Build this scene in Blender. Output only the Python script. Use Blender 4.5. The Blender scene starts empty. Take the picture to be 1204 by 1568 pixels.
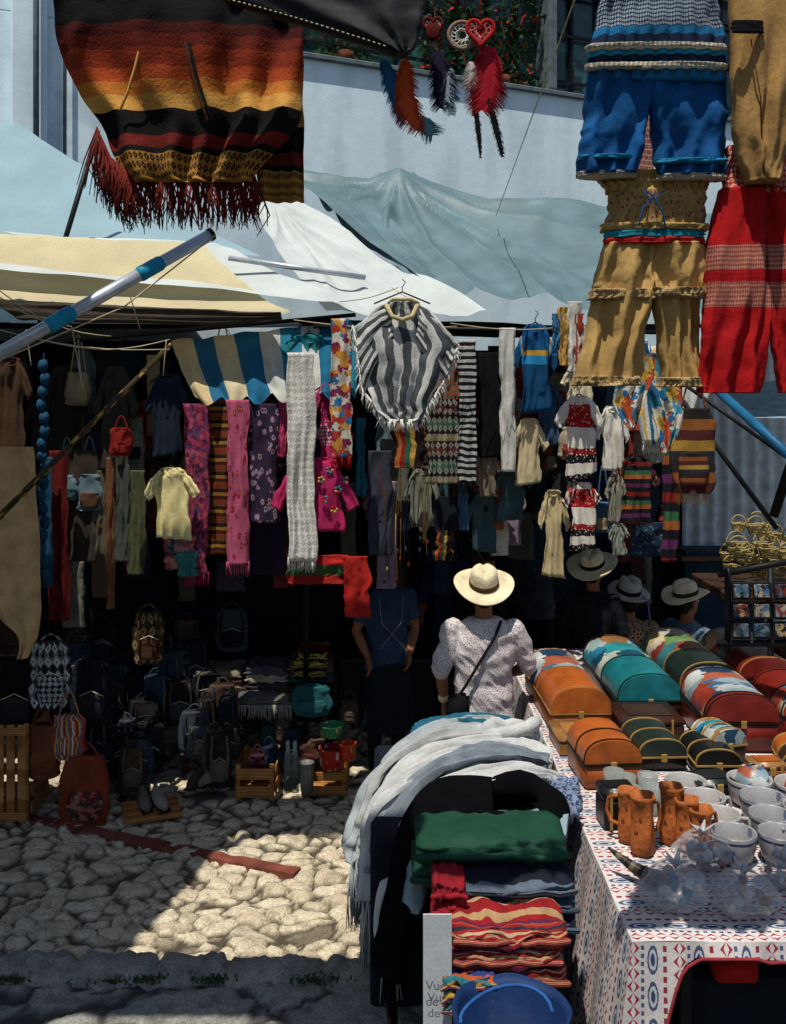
import bpy, math, random, bmesh
from mathutils import Vector, Matrix, noise
from mathutils.bvhtree import BVHTree
random.seed(7)
F=1500.0; CX=602.0; HZ=600.0; H=2.77
def S(u,v,d): return Vector(((u-CX)/F*d, d, H-(v-HZ)/F*d))
def T(u,v,z=.85):
    d=F*(H-z)/(v-HZ); return Vector(((u-CX)/F*d,d,z))
def hexc(h):
    h=h.lstrip('#'); o=[]
    if len(h)==3: h=''.join(x*2 for x in h)
    for i in (0,2,4):
        x=int(h[i:i+2],16)/255; o.append(x/12.92 if x<.04045 else ((x+.055)/1.055)**2.4)
    return (*o,1)
def C(c): return hexc(c) if isinstance(c,str) else (*c[:3],1)
# ---------------- materials
class N:
    def __init__(s,nt): s.nt=nt; s.L=nt.links
    def node(s,t,**k):
        n=s.nt.nodes.new(t)
        for a,b in k.items(): setattr(n,a,b)
        return n
    def put(s,sock,val):
        if isinstance(val,bpy.types.NodeSocket): s.L.new(val,sock)
        elif isinstance(val,str): sock.default_value=C(val)
        else: sock.default_value=val
    def m(s,op,a,b=None,c=None):
        n=s.node('ShaderNodeMath',operation=op); s.put(n.inputs[0],a)
        if b is not None: s.put(n.inputs[1],b)
        if c is not None: s.put(n.inputs[2],c)
        return n.outputs[0]
    def mix(s,f,a,b,mode='MIX'):
        n=s.node('ShaderNodeMix',data_type='RGBA',blend_type=mode)
        s.put(n.inputs[0],f); s.put(n.inputs[6],a); s.put(n.inputs[7],b); return n.outputs[2]
    def noise(s,vec,scale,detail=3,out=0):
        n=s.node('ShaderNodeTexNoise'); s.put(n.inputs['Vector'],vec); n.inputs['Scale'].default_value=scale; n.inputs['Detail'].default_value=detail; return n.outputs[out]
    def vor(s,vec,scale,out=0,feature='F1'):
        n=s.node('ShaderNodeTexVoronoi',feature=feature); s.put(n.inputs['Vector'],vec); n.inputs['Scale'].default_value=scale; return n.outputs[out]
    def ramp(s,f,stops,const=False):
        n=s.node('ShaderNodeValToRGB'); r=n.color_ramp; s.put(n.inputs[0],f)
        if const: r.interpolation='CONSTANT'
        while len(r.elements)<len(stops): r.elements.new(.5)
        for e,(p,c) in zip(r.elements,stops): e.position=p
        for e,(p,c) in zip(r.elements,stops): e.color=C(c)
        return n.outputs[0]
    def scl(s,vec,x,y,z=1):
        n=s.node('ShaderNodeVectorMath',operation='MULTIPLY'); s.put(n.inputs[0],vec); n.inputs[1].default_value=(x,y,z); return n.outputs[0]
    def sep(s,vec):
        n=s.node('ShaderNodeSeparateXYZ'); s.put(n.inputs[0],vec); return n.outputs
MC={}
def M(name,col,rough=.88,var=.4,bump=.25,bscale=60,pat=None,metal=0,trans=0,spec=.15,coord='UV',alpha=1,nscale=9):
    if name in MC: return MC[name]
    m=bpy.data.materials.new(name); m.use_nodes=True; nt=m.node_tree; n=N(nt)
    P=nt.nodes['Principled BSDF']; tc=n.node('ShaderNodeTexCoord'); ob=tc.outputs['Object']; uv=tc.outputs['UV' if coord=='UV' else 'Object']
    c=C(col)
    if pat: c=pat(n,uv,ob,c)
    nz=n.noise(ob,nscale,5); f=n.ramp(nz,[(.25,(1-var,)*3),(.75,(1+var*.25,)*3)])
    c=n.mix(1.0,c,f,'MULTIPLY')
    fine=n.noise(ob,140,2); c=n.mix(.3,c,n.ramp(fine,[(.3,(.5,)*3),(.7,(1.3,)*3)]),'MULTIPLY')
    n.L.new(c,P.inputs['Base Color'])
    P.inputs['Roughness'].default_value=rough; P.inputs['Metallic'].default_value=metal
    P.inputs['Specular IOR Level'].default_value=spec
    if alpha<1: P.inputs['Alpha'].default_value=alpha
    if bump:
        a=n.noise(ob,bscale,6); b2=n.noise(ob,bscale*.2,2)
        h=n.m('ADD',n.m('MULTIPLY',a,.35),n.m('MULTIPLY',b2,.35))
        bn=n.node('ShaderNodeBump'); bn.inputs['Strength'].default_value=bump; bn.inputs['Distance'].default_value=.02
        n.L.new(h,bn.inputs['Height']); n.L.new(bn.outputs[0],P.inputs['Normal'])
    if trans:
        t=n.node('ShaderNodeBsdfTranslucent'); n.L.new(c,t.inputs[0]); mx=n.node('ShaderNodeMixShader'); mx.inputs[0].default_value=trans
        n.L.new(P.outputs[0],mx.inputs[1]); n.L.new(t.outputs[0],mx.inputs[2]); n.L.new(mx.outputs[0],nt.nodes['Material Output'].inputs[0])
    MC[name]=m; return m
def stripes(cols,axis=1,rep=1,wob=.01,wsc=6):
    st=[(i/len(cols),c) for i,c in enumerate(cols)] if not isinstance(cols[0],tuple) else cols
    def p(n,uv,ob,c):
        x=n.sep(uv)[axis]; w=n.m('MULTIPLY',n.m('SUBTRACT',n.noise(ob,wsc,2),.5),wob)
        x=n.m('ADD',x,w)
        if rep!=1: x=n.m('FRACT',n.m('MULTIPLY',x,rep))
        return n.ramp(x,st,True)
    return p
def cells(cols,sx,sy,dist=.15,sz=1):
    def p(n,uv,ob,c):
        v=n.scl(uv,sx,sy,sz); d=n.node('ShaderNodeVectorMath',operation='MULTIPLY_ADD')
        n.put(d.inputs[0],n.noise(v,2.0,2,1)); d.inputs[1].default_value=(dist*4,)*3; n.put(d.inputs[2],v)
        o=n.vor(d.outputs[0],1,1); r=n.sep(o)[0]
        return n.ramp(r,[(i/len(cols),q) for i,q in enumerate(cols)],True)
    return p
def dots(fg,sx,sy,r=.3,base=None,sz=1,fg2=None):
    def p(n,uv,ob,c):
        if base: c=base(n,uv,ob,c)
        v=n.scl(uv,sx,sy,sz); w=n.m('ADD',n.vor(v,1,0),n.m('MULTIPLY',n.m('SUBTRACT',n.noise(v,3.5,2),.5),.35)); k=n.m('LESS_THAN',w,r); c=n.mix(k,c,C(fg))
        if fg2: c=n.mix(n.m('LESS_THAN',w,r*.45),c,C(fg2))
        return c
    return p
def weave(fg,sx,sy,lo=0,hi=1,base=None,axis=1,fg2=None):
    def p(n,uv,ob,c):
        if base: c=base(n,uv,ob,c)
        s=n.sep(uv); a=n.m('PINGPONG',n.m('MULTIPLY',s[0],sx),.5); b=n.m('PINGPONG',n.m('MULTIPLY',s[1],sy),.5)
        q=n.m('ADD',n.m('SNAP',a,.1),n.m('SNAP',b,.1)); k=n.m('MULTIPLY',n.m('GREATER_THAN',q,.42),n.m('LESS_THAN',q,.72))
        z=n.m('MULTIPLY',n.m('GREATER_THAN',s[axis],lo),n.m('LESS_THAN',s[axis],hi))
        c=n.mix(n.m('MULTIPLY',k,z),c,C(fg))
        if fg2: c=n.mix(n.m('MULTIPLY',n.m('LESS_THAN',q,.2),z),c,C(fg2))
        return c
    return p
# ---------------- mesh builder
class B:
    def __init__(s,name): s.n=name; s.v=[]; s.f=[]; s.uv=[]; s.m=[]; s.sm=[]; s.mats=[]
    def mi(s,m):
        if m not in s.mats: s.mats.append(m)
        return s.mats.index(m)
    def face(s,ids,uvs,mi,sm=True): s.f.append(ids); s.uv.append(uvs); s.m.append(mi); s.sm.append(sm)
    def grid(s,P,mat,wrap=False,UV=None,sm=True,caps=False):
        o=len(s.v); a=len(P); b=len(P[0]); k=s.mi(mat)
        for r in P: s.v.extend(r)
        nb=b if wrap else b-1
        for i in range(a-1):
            for j in range(nb):
                j2=(j+1)%b
                ids=(o+i*b+j,o+i*b+j2,o+(i+1)*b+j2,o+(i+1)*b+j)
                if UV: u=(UV[i][j],UV[i][j2],UV[i+1][j2],UV[i+1][j])
                else:
                    J=(j+1)/nb; u=((j/nb,i/(a-1)),(J,i/(a-1)),(J,(i+1)/(a-1)),(j/nb,(i+1)/(a-1)))
                s.face(ids,u,k,sm)
        if caps:
            for i in (0,a-1):
                ids=tuple(o+i*b+j for j in range(b))
                if i==0: ids=ids[::-1]
                q=UV[i] if UV else [(0.5,i/(a-1))]*b
                s.face(ids,tuple(q[::-1] if i==0 else q),k,sm)
    def tube(s,rows,mat,thick=.02,folds=5,amp=.01,nu=28,nv=None,seed=None,bulge=.0,wob=.006,rid=.8):
        if seed is None: seed=random.random()*50
        amp*=.62; rid*=.5; wob*=.7
        n=len(rows); nv=nv or max(10,(n-1)*6)
        def cr(p,t):
            x=t*(n-1); i=min(int(x),n-2); f=x-i
            a=p[max(i-1,0)];b=p[i];c=p[i+1];d=p[min(i+2,n-1)]
            return .5*((2*b)+(c-a)*f+(2*a-5*b+4*c-d)*f*f+(3*b-3*c+d-a)*f**3)
        Ls=[r[0] for r in rows]; Rs=[r[1] for r in rows]
        P=[];UV=[];cum=0;prev=None;cs=[];pn=None
        for i in range(nv+1):
            t=i/nv; L=cr(Ls,t);Rr=cr(Rs,t); c=(L+Rr)/2
            if prev is not None: cum+=(c-prev).length
            prev=c; cs.append((L,Rr,c,cum,t))
        tot=max(cum,1e-5)
        for i,(L,Rr,c,cu,t) in enumerate(cs):
            c2=cs[min(i+1,nv)][2]-cs[max(i-1,0)][2]
            ax=(Rr-L)/2; nn=ax.cross(c2)
            if nn.length<1e-9: nn=pn.copy() if pn else Vector((0,-1,0))
            nn.normalize()
            if pn is not None:
                if nn.dot(pn)<0: nn=-nn
            elif abs(nn.y)>.3:
                if nn.y>0: nn=-nn
            elif nn.z<0: nn=-nn
            pn=nn
            row=[];uvr=[]
            th=thick*(1+bulge*math.sin(math.pi*t))
            for j in range(nu):
                a=2*math.pi*j/nu; cs_=math.cos(a); sn=math.sin(a)
                ss=(1+cs_)/2
                q=math.copysign(abs(sn)**.6,sn)
                g=math.sin(2*math.pi*folds*ss+3.5*noise.noise(Vector((ss*2+seed,t*1.8,seed)))+seed)*(.35+.65*t)
                g+=1.4*noise.noise(Vector((ss*3,t*3+seed,seed*2)))
                if rid: g+=rid*(.5-2*abs(noise.noise(Vector((ss*folds*2.2+seed+t*2,t*2.2,seed)))))+rid*.5*(.3-abs(noise.noise(Vector((ss*7+seed,t*10+ss*5,seed)))))
                w=wob*(noise.noise(Vector((t*6,seed+3,cs_)))*2+noise.noise(Vector((t*17,seed+9,cs_))))
                p=c+ax*cs_+ax.normalized()*w+nn*(th*q+amp*g)
                row.append(p); uvr.append((ss,cu/tot))
            P.append(row);UV.append(uvr)
        s.grid(P,mat,True,UV,True,True)
    def cyl(s,p0,p1,r0,mat,r1=None,n=12): s.chain([p0,p1],[r0,r0 if r1 is None else r1],mat,n,False)
    def chain(s,pts,rad,mat,n=10,round=True,flat=1.0,up=None):
        pts=[Vector(p) for p in pts]; R=[];
        d0=(pts[1]-pts[0]).normalized(); ref=up or (Vector((0,0,1)) if abs(d0.z)<.9 else Vector((1,0,0)))
        x=d0.cross(ref).normalized()
        def ring(c,x,y,r): return [c+x*math.cos(2*math.pi*k/n)*r+y*math.sin(2*math.pi*k/n)*r*flat for k in range(n)]
        N_=len(pts)
        for i,p in enumerate(pts):
            d=(pts[min(i+1,N_-1)]-pts[max(i-1,0)]).normalized()
            x=(x-d*x.dot(d)).normalized(); y=d.cross(x)
            r=rad[i] if hasattr(rad,'__len__') else rad
            if i==0 and round: R.append(ring(p-d*r*.8,x,y,r*.35)); R.append(ring(p-d*r*.45,x,y,r*.8))
            R.append(ring(p,x,y,r))
            if i==N_-1 and round: R.append(ring(p+d*r*.45,x,y,r*.8)); R.append(ring(p+d*r*.8,x,y,r*.35))
        s.grid(R,mat,True,None,True,True)
    def strand(s,pts,r,mat): s.chain(pts,r,mat,4,False)
    def ell(s,c,r,mat,rot=None,n=16,m=10,fn=None):
        c=Vector(c);P=[]
        for i in range(m+1):
            ph=math.pi*(i/m); ph=max(.04,min(math.pi-.04,ph)); row=[]
            for j in range(n):
                a=2*math.pi*j/n; q=Vector((math.sin(ph)*math.cos(a),math.sin(ph)*math.sin(a),math.cos(ph)))
                if fn: q=fn(q)
                q=Vector((q.x*r[0],q.y*r[1],q.z*r[2]))
                if rot: q=rot@q
                row.append(c+q)
            P.append(row)
        s.grid(P,mat,True,None,True,True)
    def lathe(s,c,prof,mat,n=28,fn=None,mx=None,caps=False):
        c=Vector(c);P=[]
        for r,z in prof:
            row=[]
            for j in range(n):
                a=2*math.pi*j/n; q=Vector((r*math.cos(a),r*math.sin(a),z))
                if fn: q=fn(q,a)
                if mx: q=mx@q
                row.append(c+q)
            P.append(row)
        s.grid(P,mat,True,None,True,caps)
    def box(s,c,size,mat,rot=0,bev=.006,mx=None,seg=1,jit=0):
        bm=bmesh.new(); bmesh.ops.create_cube(bm,size=1)
        for v in bm.verts: v.co=Vector((v.co.x*size[0],v.co.y*size[1],v.co.z*size[2]))
        if bev: bmesh.ops.bevel(bm,geom=bm.edges[:],offset=min(bev,min(size)*.45),segments=seg,affect='EDGES')
        R=mx or Matrix.Rotation(rot,3,'Z'); o=len(s.v);k=s.mi(mat); c=Vector(c)
        bm.verts.index_update(); bm.normal_update()
        for v in bm.verts:
            q=v.co.copy()
            if jit: q+=noise.noise_vector((q+c)*6)*jit
            s.v.append(c+R@q)
        for f in bm.faces:
            uv=[]
            for v in f.verts:
                q=v.co; nn=f.normal
                if abs(nn.z)>.7: uv.append((q.x/size[0]+.5,q.y/size[1]+.5))
                elif abs(nn.y)>.7: uv.append((q.x/size[0]+.5,q.z/size[2]+.5))
                else: uv.append((q.y/size[1]+.5,q.z/size[2]+.5))
            s.face(tuple(o+v.index for v in f.verts),tuple(uv),k,seg>1)
        bm.free()
    def fringe(s,a,b,n,ln,mat,r=.0022,sp=.25,dirv=Vector((0,0,-1))):
        for i in range(n):
            p=a.lerp(b,(i+random.random()*.6)/n); l=ln*random.uniform(.75,1.15)
            q=Vector((random.uniform(-sp,sp),random.uniform(-sp,sp)*.6,0))*l
            s.strand([p+Vector((0,0,.012)),p+dirv*l*.5+q*.6,p+dirv*l+q*random.uniform(-.4,1)],[r,r*.9,r*.5],mat)
    def obj(s,parent=None):
        me=bpy.data.meshes.new(s.n)
        c=Vector((0,0,0))
        for v in s.v: c+=v
        c/=max(len(s.v),1)
        me.from_pydata([v-c for v in s.v],[],s.f)
        uvl=me.uv_layers.new(name='UVMap'); flat=[x for u in s.uv for q in u for x in q]
        uvl.data.foreach_set('uv',flat)
        for m in s.mats: me.materials.append(m)
        me.polygons.foreach_set('material_index',s.m); me.polygons.foreach_set('use_smooth',s.sm); me.update()
        o=bpy.data.objects.new(s.n,me); o.location=c; bpy.context.scene.collection.objects.link(o)
        if parent: o.parent=parent
        return o
def R(rows,d):
    o=[]
    for r in rows:
        if len(r)==3: o.append((S(r[1],r[0],d),S(r[2],r[0],d)))
        elif len(r)==4: o.append((S(r[0],r[1],d),S(r[2],r[3],d)))
    return o
def fab(h,**k): return M('fabric_'+h.strip('#')+('_'.join(str(x) for x in k.values()) if k else ''),h,**k)
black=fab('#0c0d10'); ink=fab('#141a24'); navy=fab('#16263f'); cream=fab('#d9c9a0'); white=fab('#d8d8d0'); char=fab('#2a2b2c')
brown=fab('#4a2f1e'); red=fab('#b01e1a'); dred=fab('#5c1614'); teal=fab('#1f7f8f'); mag=fab('#a81f52'); ochre=fab('#c79a4e'); olive=fab('#4e5138')
steel=M('galvanised_steel','#bcc4cc',rough=.35,metal=.35,bump=.1,spec=.5); wood=M('crate_wood','#a87240',rough=.7,bump=.5,bscale=30,pat=stripes(['#a87240','#905c2e','#b28048'],1,3,.3)); dwood=M('dark_wood','#3b2618',rough=.6)
dmetal=M('dark_metal','#15181a',rough=.5); bluemetal=M('blue_painted_metal','#1c5f86',rough=.45,bump=.1); tape=M('blue_tape','#1d93b8',rough=.5)
straw=M('straw','#e2d4b0',rough=.8,bump=.5,bscale=120); skin=M('skin','#8a5a3e',rough=.55,var=.15,bump=.1,coord='OBJ'); hair=M('hair','#120d0a',rough=.5)
rope=fab('#b9a98a')
# ---------------- WORLD / LIGHT / CAMERA
sc=bpy.context.scene
w=bpy.data.worlds.new('World'); sc.world=w; w.use_nodes=True
sky=w.node_tree.nodes.new('ShaderNodeTexSky'); sky.sky_type='NISHITA'; sky.sun_disc=False
sdir=Vector((-.13,-.30,.945)).normalized()
sky.sun_elevation=math.asin(sdir.z); sky.sun_rotation=math.atan2(sdir.x,sdir.y)%(2*math.pi)
bg=w.node_tree.nodes['Background']; w.node_tree.links.new(sky.outputs[0],bg.inputs[0]); bg.inputs[1].default_value=.09
sl=bpy.data.lights.new('sun','SUN'); sl.energy=5.0; sl.angle=math.radians(.5); sl.color=(1,.94,.84)
so=bpy.data.objects.new('sun',sl); so.rotation_euler=sdir.to_track_quat('Z','Y').to_euler(); so.location=(0,0,20); sc.collection.objects.link(so)
cam=bpy.data.cameras.new('camera'); co=bpy.data.objects.new('camera',cam); sc.collection.objects.link(co); sc.camera=co
co.location=(0,0,H); co.rotation_euler=(math.radians(90),0,0); cam.sensor_fit='VERTICAL'; cam.sensor_height=36; cam.sensor_width=27.6; cam.lens=F/1568*36; cam.shift_y=-184/1568; cam.clip_end=500; cam.clip_start=.05
sc.view_settings.view_transform='Standard'; sc.view_settings.look='None'; sc.view_settings.exposure=0
# ---------------- GROUND
asph=M('earth','#3a3733',rough=.95,bump=.5,coord='OBJ')
b=B('ground'); b.grid([[Vector((-200,-200,-.05)),Vector((200,-200,-.05))],[Vector((-200,200,-.05)),Vector((200,200,-.05))]],asph,sm=False); b.obj()
def cobble(name,x0,x1,y0,y1,st,z0,amp,sc_,mat,asp=.8,rg=1):
    nx=int((x1-x0)/st);ny=int((y1-y0)/st);P=[];gaps=[]
    for i in range(ny+1):
        row=[]
        for j in range(nx+1):
            x=x0+j*st;y=y0+i*st
            q=Vector((x*sc_*asp,y*sc_,0)); q+=.5*noise.noise_vector(Vector((x*3,y*3,0))); q+=.2*noise.noise_vector(Vector((x*13,y*13,4))); q.z=0
            ds,pt=noise.voronoi(q); g=ds[1]-ds[0]; hh=min(g/.22,1); hh=hh*hh*(3-2*hh)
            cell=noise.noise(pt[0]*3.1); cell2=noise.noise(pt[0]*7.7+Vector((3,1,2)))
            hh=max(0,hh*(1-.8*max(0,cell2*2-.4)))
            z=z0+amp*(hh*(.8+.7*cell))+rg*(.007*noise.noise(Vector((x*16,y*16,1)))+.005*noise.noise(Vector((x*40,y*40,1))))
            row.append(Vector((x,y,z))); gaps.append((hh,cell*.5+.5))
        P.append(row)
    b=B(name); b.grid(P,mat); o=b.obj()
    ca=o.data.color_attributes.new('gap','FLOAT_COLOR','POINT')
    ca.data.foreach_set('color',[x for g in gaps for x in (g[0],g[1],0,1)])
    return o
def stonemat(name,c1,c2,dirt,gap=None):
    m=bpy.data.materials.new(name); m.use_nodes=True; n=N(m.node_tree); P=m.node_tree.nodes['Principled BSDF']
    tc=n.node('ShaderNodeTexCoord').outputs['Object']
    a=n.node('ShaderNodeAttribute',attribute_name='gap'); s=n.sep(a.outputs['Color'])
    c=n.mix(s[1],C(c1),C(c2)); c=n.mix(n.ramp(n.noise(tc,11,8),[(.45,(0,0,0)),(.72,(.7,)*3)]),c,C(dirt))
    if gap: c=n.mix(n.ramp(s[0],[(.05,(.95,)*3),(.65,(0,0,0))]),c,C(gap))
    f=n.noise(tc,80,5); c=n.mix(.6,c,n.ramp(f,[(.35,(.5,)*3),(.65,(1.25,)*3)]),'MULTIPLY')
    n.L.new(c,P.inputs['Base Color']); P.inputs['Roughness'].default_value=.9
    bn=n.node('ShaderNodeBump'); bn.inputs['Strength'].default_value=.6; bn.inputs['Distance'].default_value=.02; n.L.new(n.m('ADD',n.noise(tc,35,8),f),bn.inputs['Height']); n.L.new(bn.outputs[0],P.inputs['Normal']); return m
cob=stonemat('cobblestone','#d8ccb2','#b6a98f','#85775e','#3a3022')
cobble('cobblestone_street',-3.6,1.4,4.62,8.2,.018,-.02,.038,8.0,cob)
pav=stonemat('pavement_stone','#85857f','#94928a','#4c4b46','#2c2a27')
kst=stonemat('kerb_stone','#8c8c84','#8c8c84','#4c4c46')
cobble('pavement',-2.4,1.6,2.6,4.50,.02,.075,.025,3.0,pav,.6,1.5)
b=B('kerb'); P=[]
for i in range(260):
    x=-2.6+i*.016; q=x/.37+.3*noise.noise(Vector((x*2,0,0))); st=math.floor(q); jf=min(q-st,1-(q-st)); jt=-.035*max(0,1-jf/.07); hz=.035*noise.noise(Vector((st*3.3,1,1))); fy=.06*noise.noise(Vector((st*5.1,4,1)))
    row=[]
    for k,(yy,zz) in enumerate([(4.42,.02),(4.44,.10),(4.50,.122),(4.56,.125),(4.62,.118),(4.66,.09),(4.675,.04),(4.68,-.03)]):
        nz=noise.noise_vector(Vector((x*9,yy*12,zz*12)))*.03+noise.noise_vector(Vector((x*35,yy*35,2)))*.012
        row.append(Vector((x,yy+fy+nz.y+jt*.5,zz+((hz+jt) if zz>.05 else 0)+nz.z)))
    P.append(row)
b.grid(P,kst); b.obj()
moss=M('moss','#38502a',rough=.95)
b=B('moss')
for i in range(420):
    cx=random.choice([-1.28,-1.12,-.82,-.35,-1.75]); p=Vector((cx+random.gauss(0,.05),4.44+random.gauss(0,.02),.105)); t=Vector((random.uniform(-.015,.015),random.uniform(-.02,.02),random.uniform(.008,.02)))
    b.strand([p,p+t],[.005,.001],moss)
b.obj()
redc=M('red_concrete','#7a4438',rough=.9,bump=.6,var=.6)
b=B('red_kerb'); p0=Vector((-3.3,6.72,.0));p1=Vector((-.55,5.62,.0)); P=[]
for i in range(110):
    c=p0.lerp(p1,i/109)+Vector((0,.015*noise.noise(Vector((i*.2,0,0))),.006*noise.noise(Vector((i*.35,2,0))))); nrm_=Vector((.37,.93,0)); w_=.045+.01*noise.noise(Vector((i*.3,7,0))); P.append([c-nrm_*w_-Vector((0,0,.03)),c-nrm_*w_*.9+Vector((0,0,.018)),c+nrm_*w_*.9+Vector((0,0,.02)),c+nrm_*w_-Vector((0,0,.03))])
b.grid(P,redc,sm=False); b.obj()
# ---------------- BUILDING
wn=Vector((.46,-1,0)).normalized()
def W(x,z,off=0): return Vector((x,11.33+.46*x,z))+wn*off
def wallpat(n,uv,ob,c):
    s=n.scl(ob,1,1,.25); k=n.ramp(n.noise(s,3,8),[(.45,(1,1,1)),(.62,(.84,.86,.88))]); c=n.mix(1,c,k,'MULTIPLY')
    k=n.ramp(n.noise(ob,1.2,8),[(.62,(0,0,0)),(.66,(1,1,1))]); return n.mix(n.m('MULTIPLY',k,.3),c,C('#8f9a9c'))
wallm=M('whitewashed_plaster','#e4f6fc',rough=.9,var=.08,bump=.4,bscale=8,pat=wallpat,coord='OBJ',nscale=1.5)
conc=M('concrete','#6a767a',rough=.9); glass=M('window_glass','#2c4f4c',rough=.15,spec=.6,bump=.05,pat=cells(['#24403e','#2f5a55','#1b3030','#3f6f68'],9,3,.4))
brick=bpy.data.materials.new('brick'); brick.use_nodes=True
_n=N(brick.node_tree); bt=_n.node('ShaderNodeTexBrick'); bt.inputs['Color1'].default_value=C('#a5563a'); bt.inputs['Color2'].default_value=C('#8a4028'); bt.inputs['Mortar'].default_value=C('#b3a99a'); bt.inputs['Scale'].default_value=4; _n.L.new(_n.node('ShaderNodeTexCoord').outputs['UV'],bt.inputs[0]); _n.L.new(bt.outputs[0],brick.node_tree.nodes['Principled BSDF'].inputs['Base Color'])
par=bpy.data.objects.new('white_building',None); sc.collection.objects.link(par)
def wbox(b,x0,x1,z0,z1,o0,o1,mat,bev=.01):
    c=(W(x0,z0,(o0+o1)/2)+W(x1,z1,(o0+o1)/2))/2; L=(x1-x0)*math.hypot(1,.46)
    b.box(c,(L,abs(o1-o0),z1-z0),mat,rot=math.atan(.46),bev=bev)
b=B('walls'); wbox(b,-9,9,0,6.5,-.4,0,wallm); wbox(b,-9,-1.1,6.503,9.5,-.4,0,wallm); wbox(b,5.5,9,6.503,9.5,-.4,0,wallm); wbox(b,-1.097,5.497,8.3,9.5,-.4,0,wallm)
for xx in (2.0,4.1): wbox(b,xx-.05,xx+.05,6.56,8.297,-.35,.02,conc)
wbox(b,-3.75,-3.45,0,9.4,.003,.12,wallm); b.obj(par)
b=B('sill'); wbox(b,-1.15,5.6,6.47,6.53,.003,.06,conc); b.obj(par)
b=B('windows'); wbox(b,-1.09,5.49,6.55,8.29,-.35,-.31,glass,0)
xx=-1.0
while xx<5.4: wbox(b,xx-.02,xx+.02,6.56,8.28,-.305,-.25,dmetal,0); xx+=.38
for z in (6.75,7.35,7.9): wbox(b,-1.05,5.45,z-.02,z+.02,-.245,-.22,dmetal,0)
b.obj(par)
b=B('brick_panel'); wbox(b,2.85,3.4,5.3,6.44,.003,.04,brick,0); b.obj(par)
b=B('pipes'); b.strand([W(-3.55,9,.2),W(-3.55,4,.2)],.03,conc); b.strand([W(-3.3,9,.1),W(-3.3,4,.1)],.02,conc); b.obj(par)
leafm=M('leaf','#2c4a26',rough=.6,trans=.3); flow=M('flower_red','#b81f1a',rough=.6)
b=B('flowering_plant')
for i in range(2400):
    c0=random.choice([(.55,6.95),(1.0,7.1),(1.35,6.8),(.8,7.5),(-.5,6.8),(1.6,7.4),(1.5,6.75)]); p=W(c0[0]+random.gauss(0,.2),max(6.6,c0[1]+random.gauss(0,.22)),-.09+random.gauss(0,.03)); r=random.uniform(.02,.05)
    a=noise.random_unit_vector()*r; q=noise.random_unit_vector()*r*.6; mt=flow if random.random()<.07 else leafm
    b.grid([[p-a,p-a*.2+q],[p-a*.2-q,p+a]],mt,sm=False)
for xx in (.55,1.0,1.4,-.5):
    b.strand([W(xx,6.54,-.1),W(xx+.05,7.0,-.08),W(xx-.05,7.4,-.1)],.012,dwood); b.lathe(W(xx,6.535,-.1),[(.01,0),(.07,0),(.09,.12),(.08,.12),(.01,.1)],M('terracotta','#6a3a28'),16)
b.obj()
b=B('stall_dark_backdrop'); b.box((-2.3,9.3,1.6),(3.6,.08,3.3),ink,bev=0); b.obj()  # dark sheet stands in for the deep shade inside the left stall
b=B('stall_dark_backdrop'); b.box((1.2,10.2,1.6),(3.6,.08,3.2),ink,bev=0); b.obj()  # dark backdrop stands in for shade at the end of the aisle
b=B('stall_dark_side'); b.box((-4.0,7.2,1.6),(.06,3.5,3.2),ink,bev=0); b.obj()  # near-black plane put in to keep the left interior dark
cor=M('corrugated_sheet','#e8ecea',rough=.5,bump=.1)
b=B('corrugated_fence'); P=[]
for z in (0,3.3): P.append([Vector((2.9+.03*i,10.6+.03*math.sin(i*1.3)-.1*i*.03,z)) for i in range(120)])
b.grid(P,cor); b.obj()
# ---------------- TARPS
def tarp(name,c4,mat,sag=.15,wr=.03,nr=8,peak=None,n=40,ragged=.0):
    a,b_,c,d=c4; P=[];sd=random.random()*9
    for i in range(n+1):
        t=i/n;row=[]
        for j in range(n+1):
            s=j/n; p=(a.lerp(b_,s)).lerp(d.lerp(c,s),t)
            z=-sag*4*s*(1-s)*(.3+.7*math.sin(math.pi*t))-sag*math.sin(math.pi*t)*.6
            if peak:
                dx=s-peak[0];dy=(t-peak[1])*.8; an=math.atan2(dy,dx); rr=math.hypot(dx,dy)
                ph=an*nr+1.2*noise.noise(Vector((rr*1.5,sd,0)))+1.5*noise.noise(Vector((an*2,sd,3)))
                z+=wr*(1-abs(math.sin(ph))**.6*2)*min(1,rr*5)*max(0,1.15-rr)+wr*2.5*math.exp(-rr*9)
            z+=wr*1.2*noise.noise(Vector((s*4+sd,t*3,0)))+wr*.25*noise.noise(Vector((s*14+sd,t*10,0)))
            if ragged and i==n: z-=ragged*abs(noise.noise(Vector((s*14,sd,0))))
            row.append(p+Vector((0,0,z)))
        P.append(row)
    b=B(name); b.grid(P,mat); return b.obj()
tg=M('grey_tarp','#668289',rough=.5,trans=.12,bump=.3,bscale=10,var=.4,nscale=2.5,spec=.4)
tw=M('white_tarp','#d0d8d6',rough=.7,trans=.25,bump=.2,bscale=10,var=.2,nscale=3); tc_=M('cream_tarp','#dccfa8',rough=.7,trans=.35,bump=.2,bscale=10,var=.2,nscale=3); tb=M('pale_blue_tarp','#93b0bb',rough=.7,trans=.2,bump=.2,bscale=10,var=.2,nscale=2)
tarp('grey_canopy',(S(455,268,9.6),S(940,318,9.8),S(930,462,7.0),S(640,440,7.2)),tg,.05,.075,8,peak=(.31,.03),n=110)
tarp('grey_canopy',(S(935,318,9.8),S(1260,330,10.2),S(1250,490,7.4),S(922,458,7.05)),tg,.1,.04,7,peak=(0,0),n=50)
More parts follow.
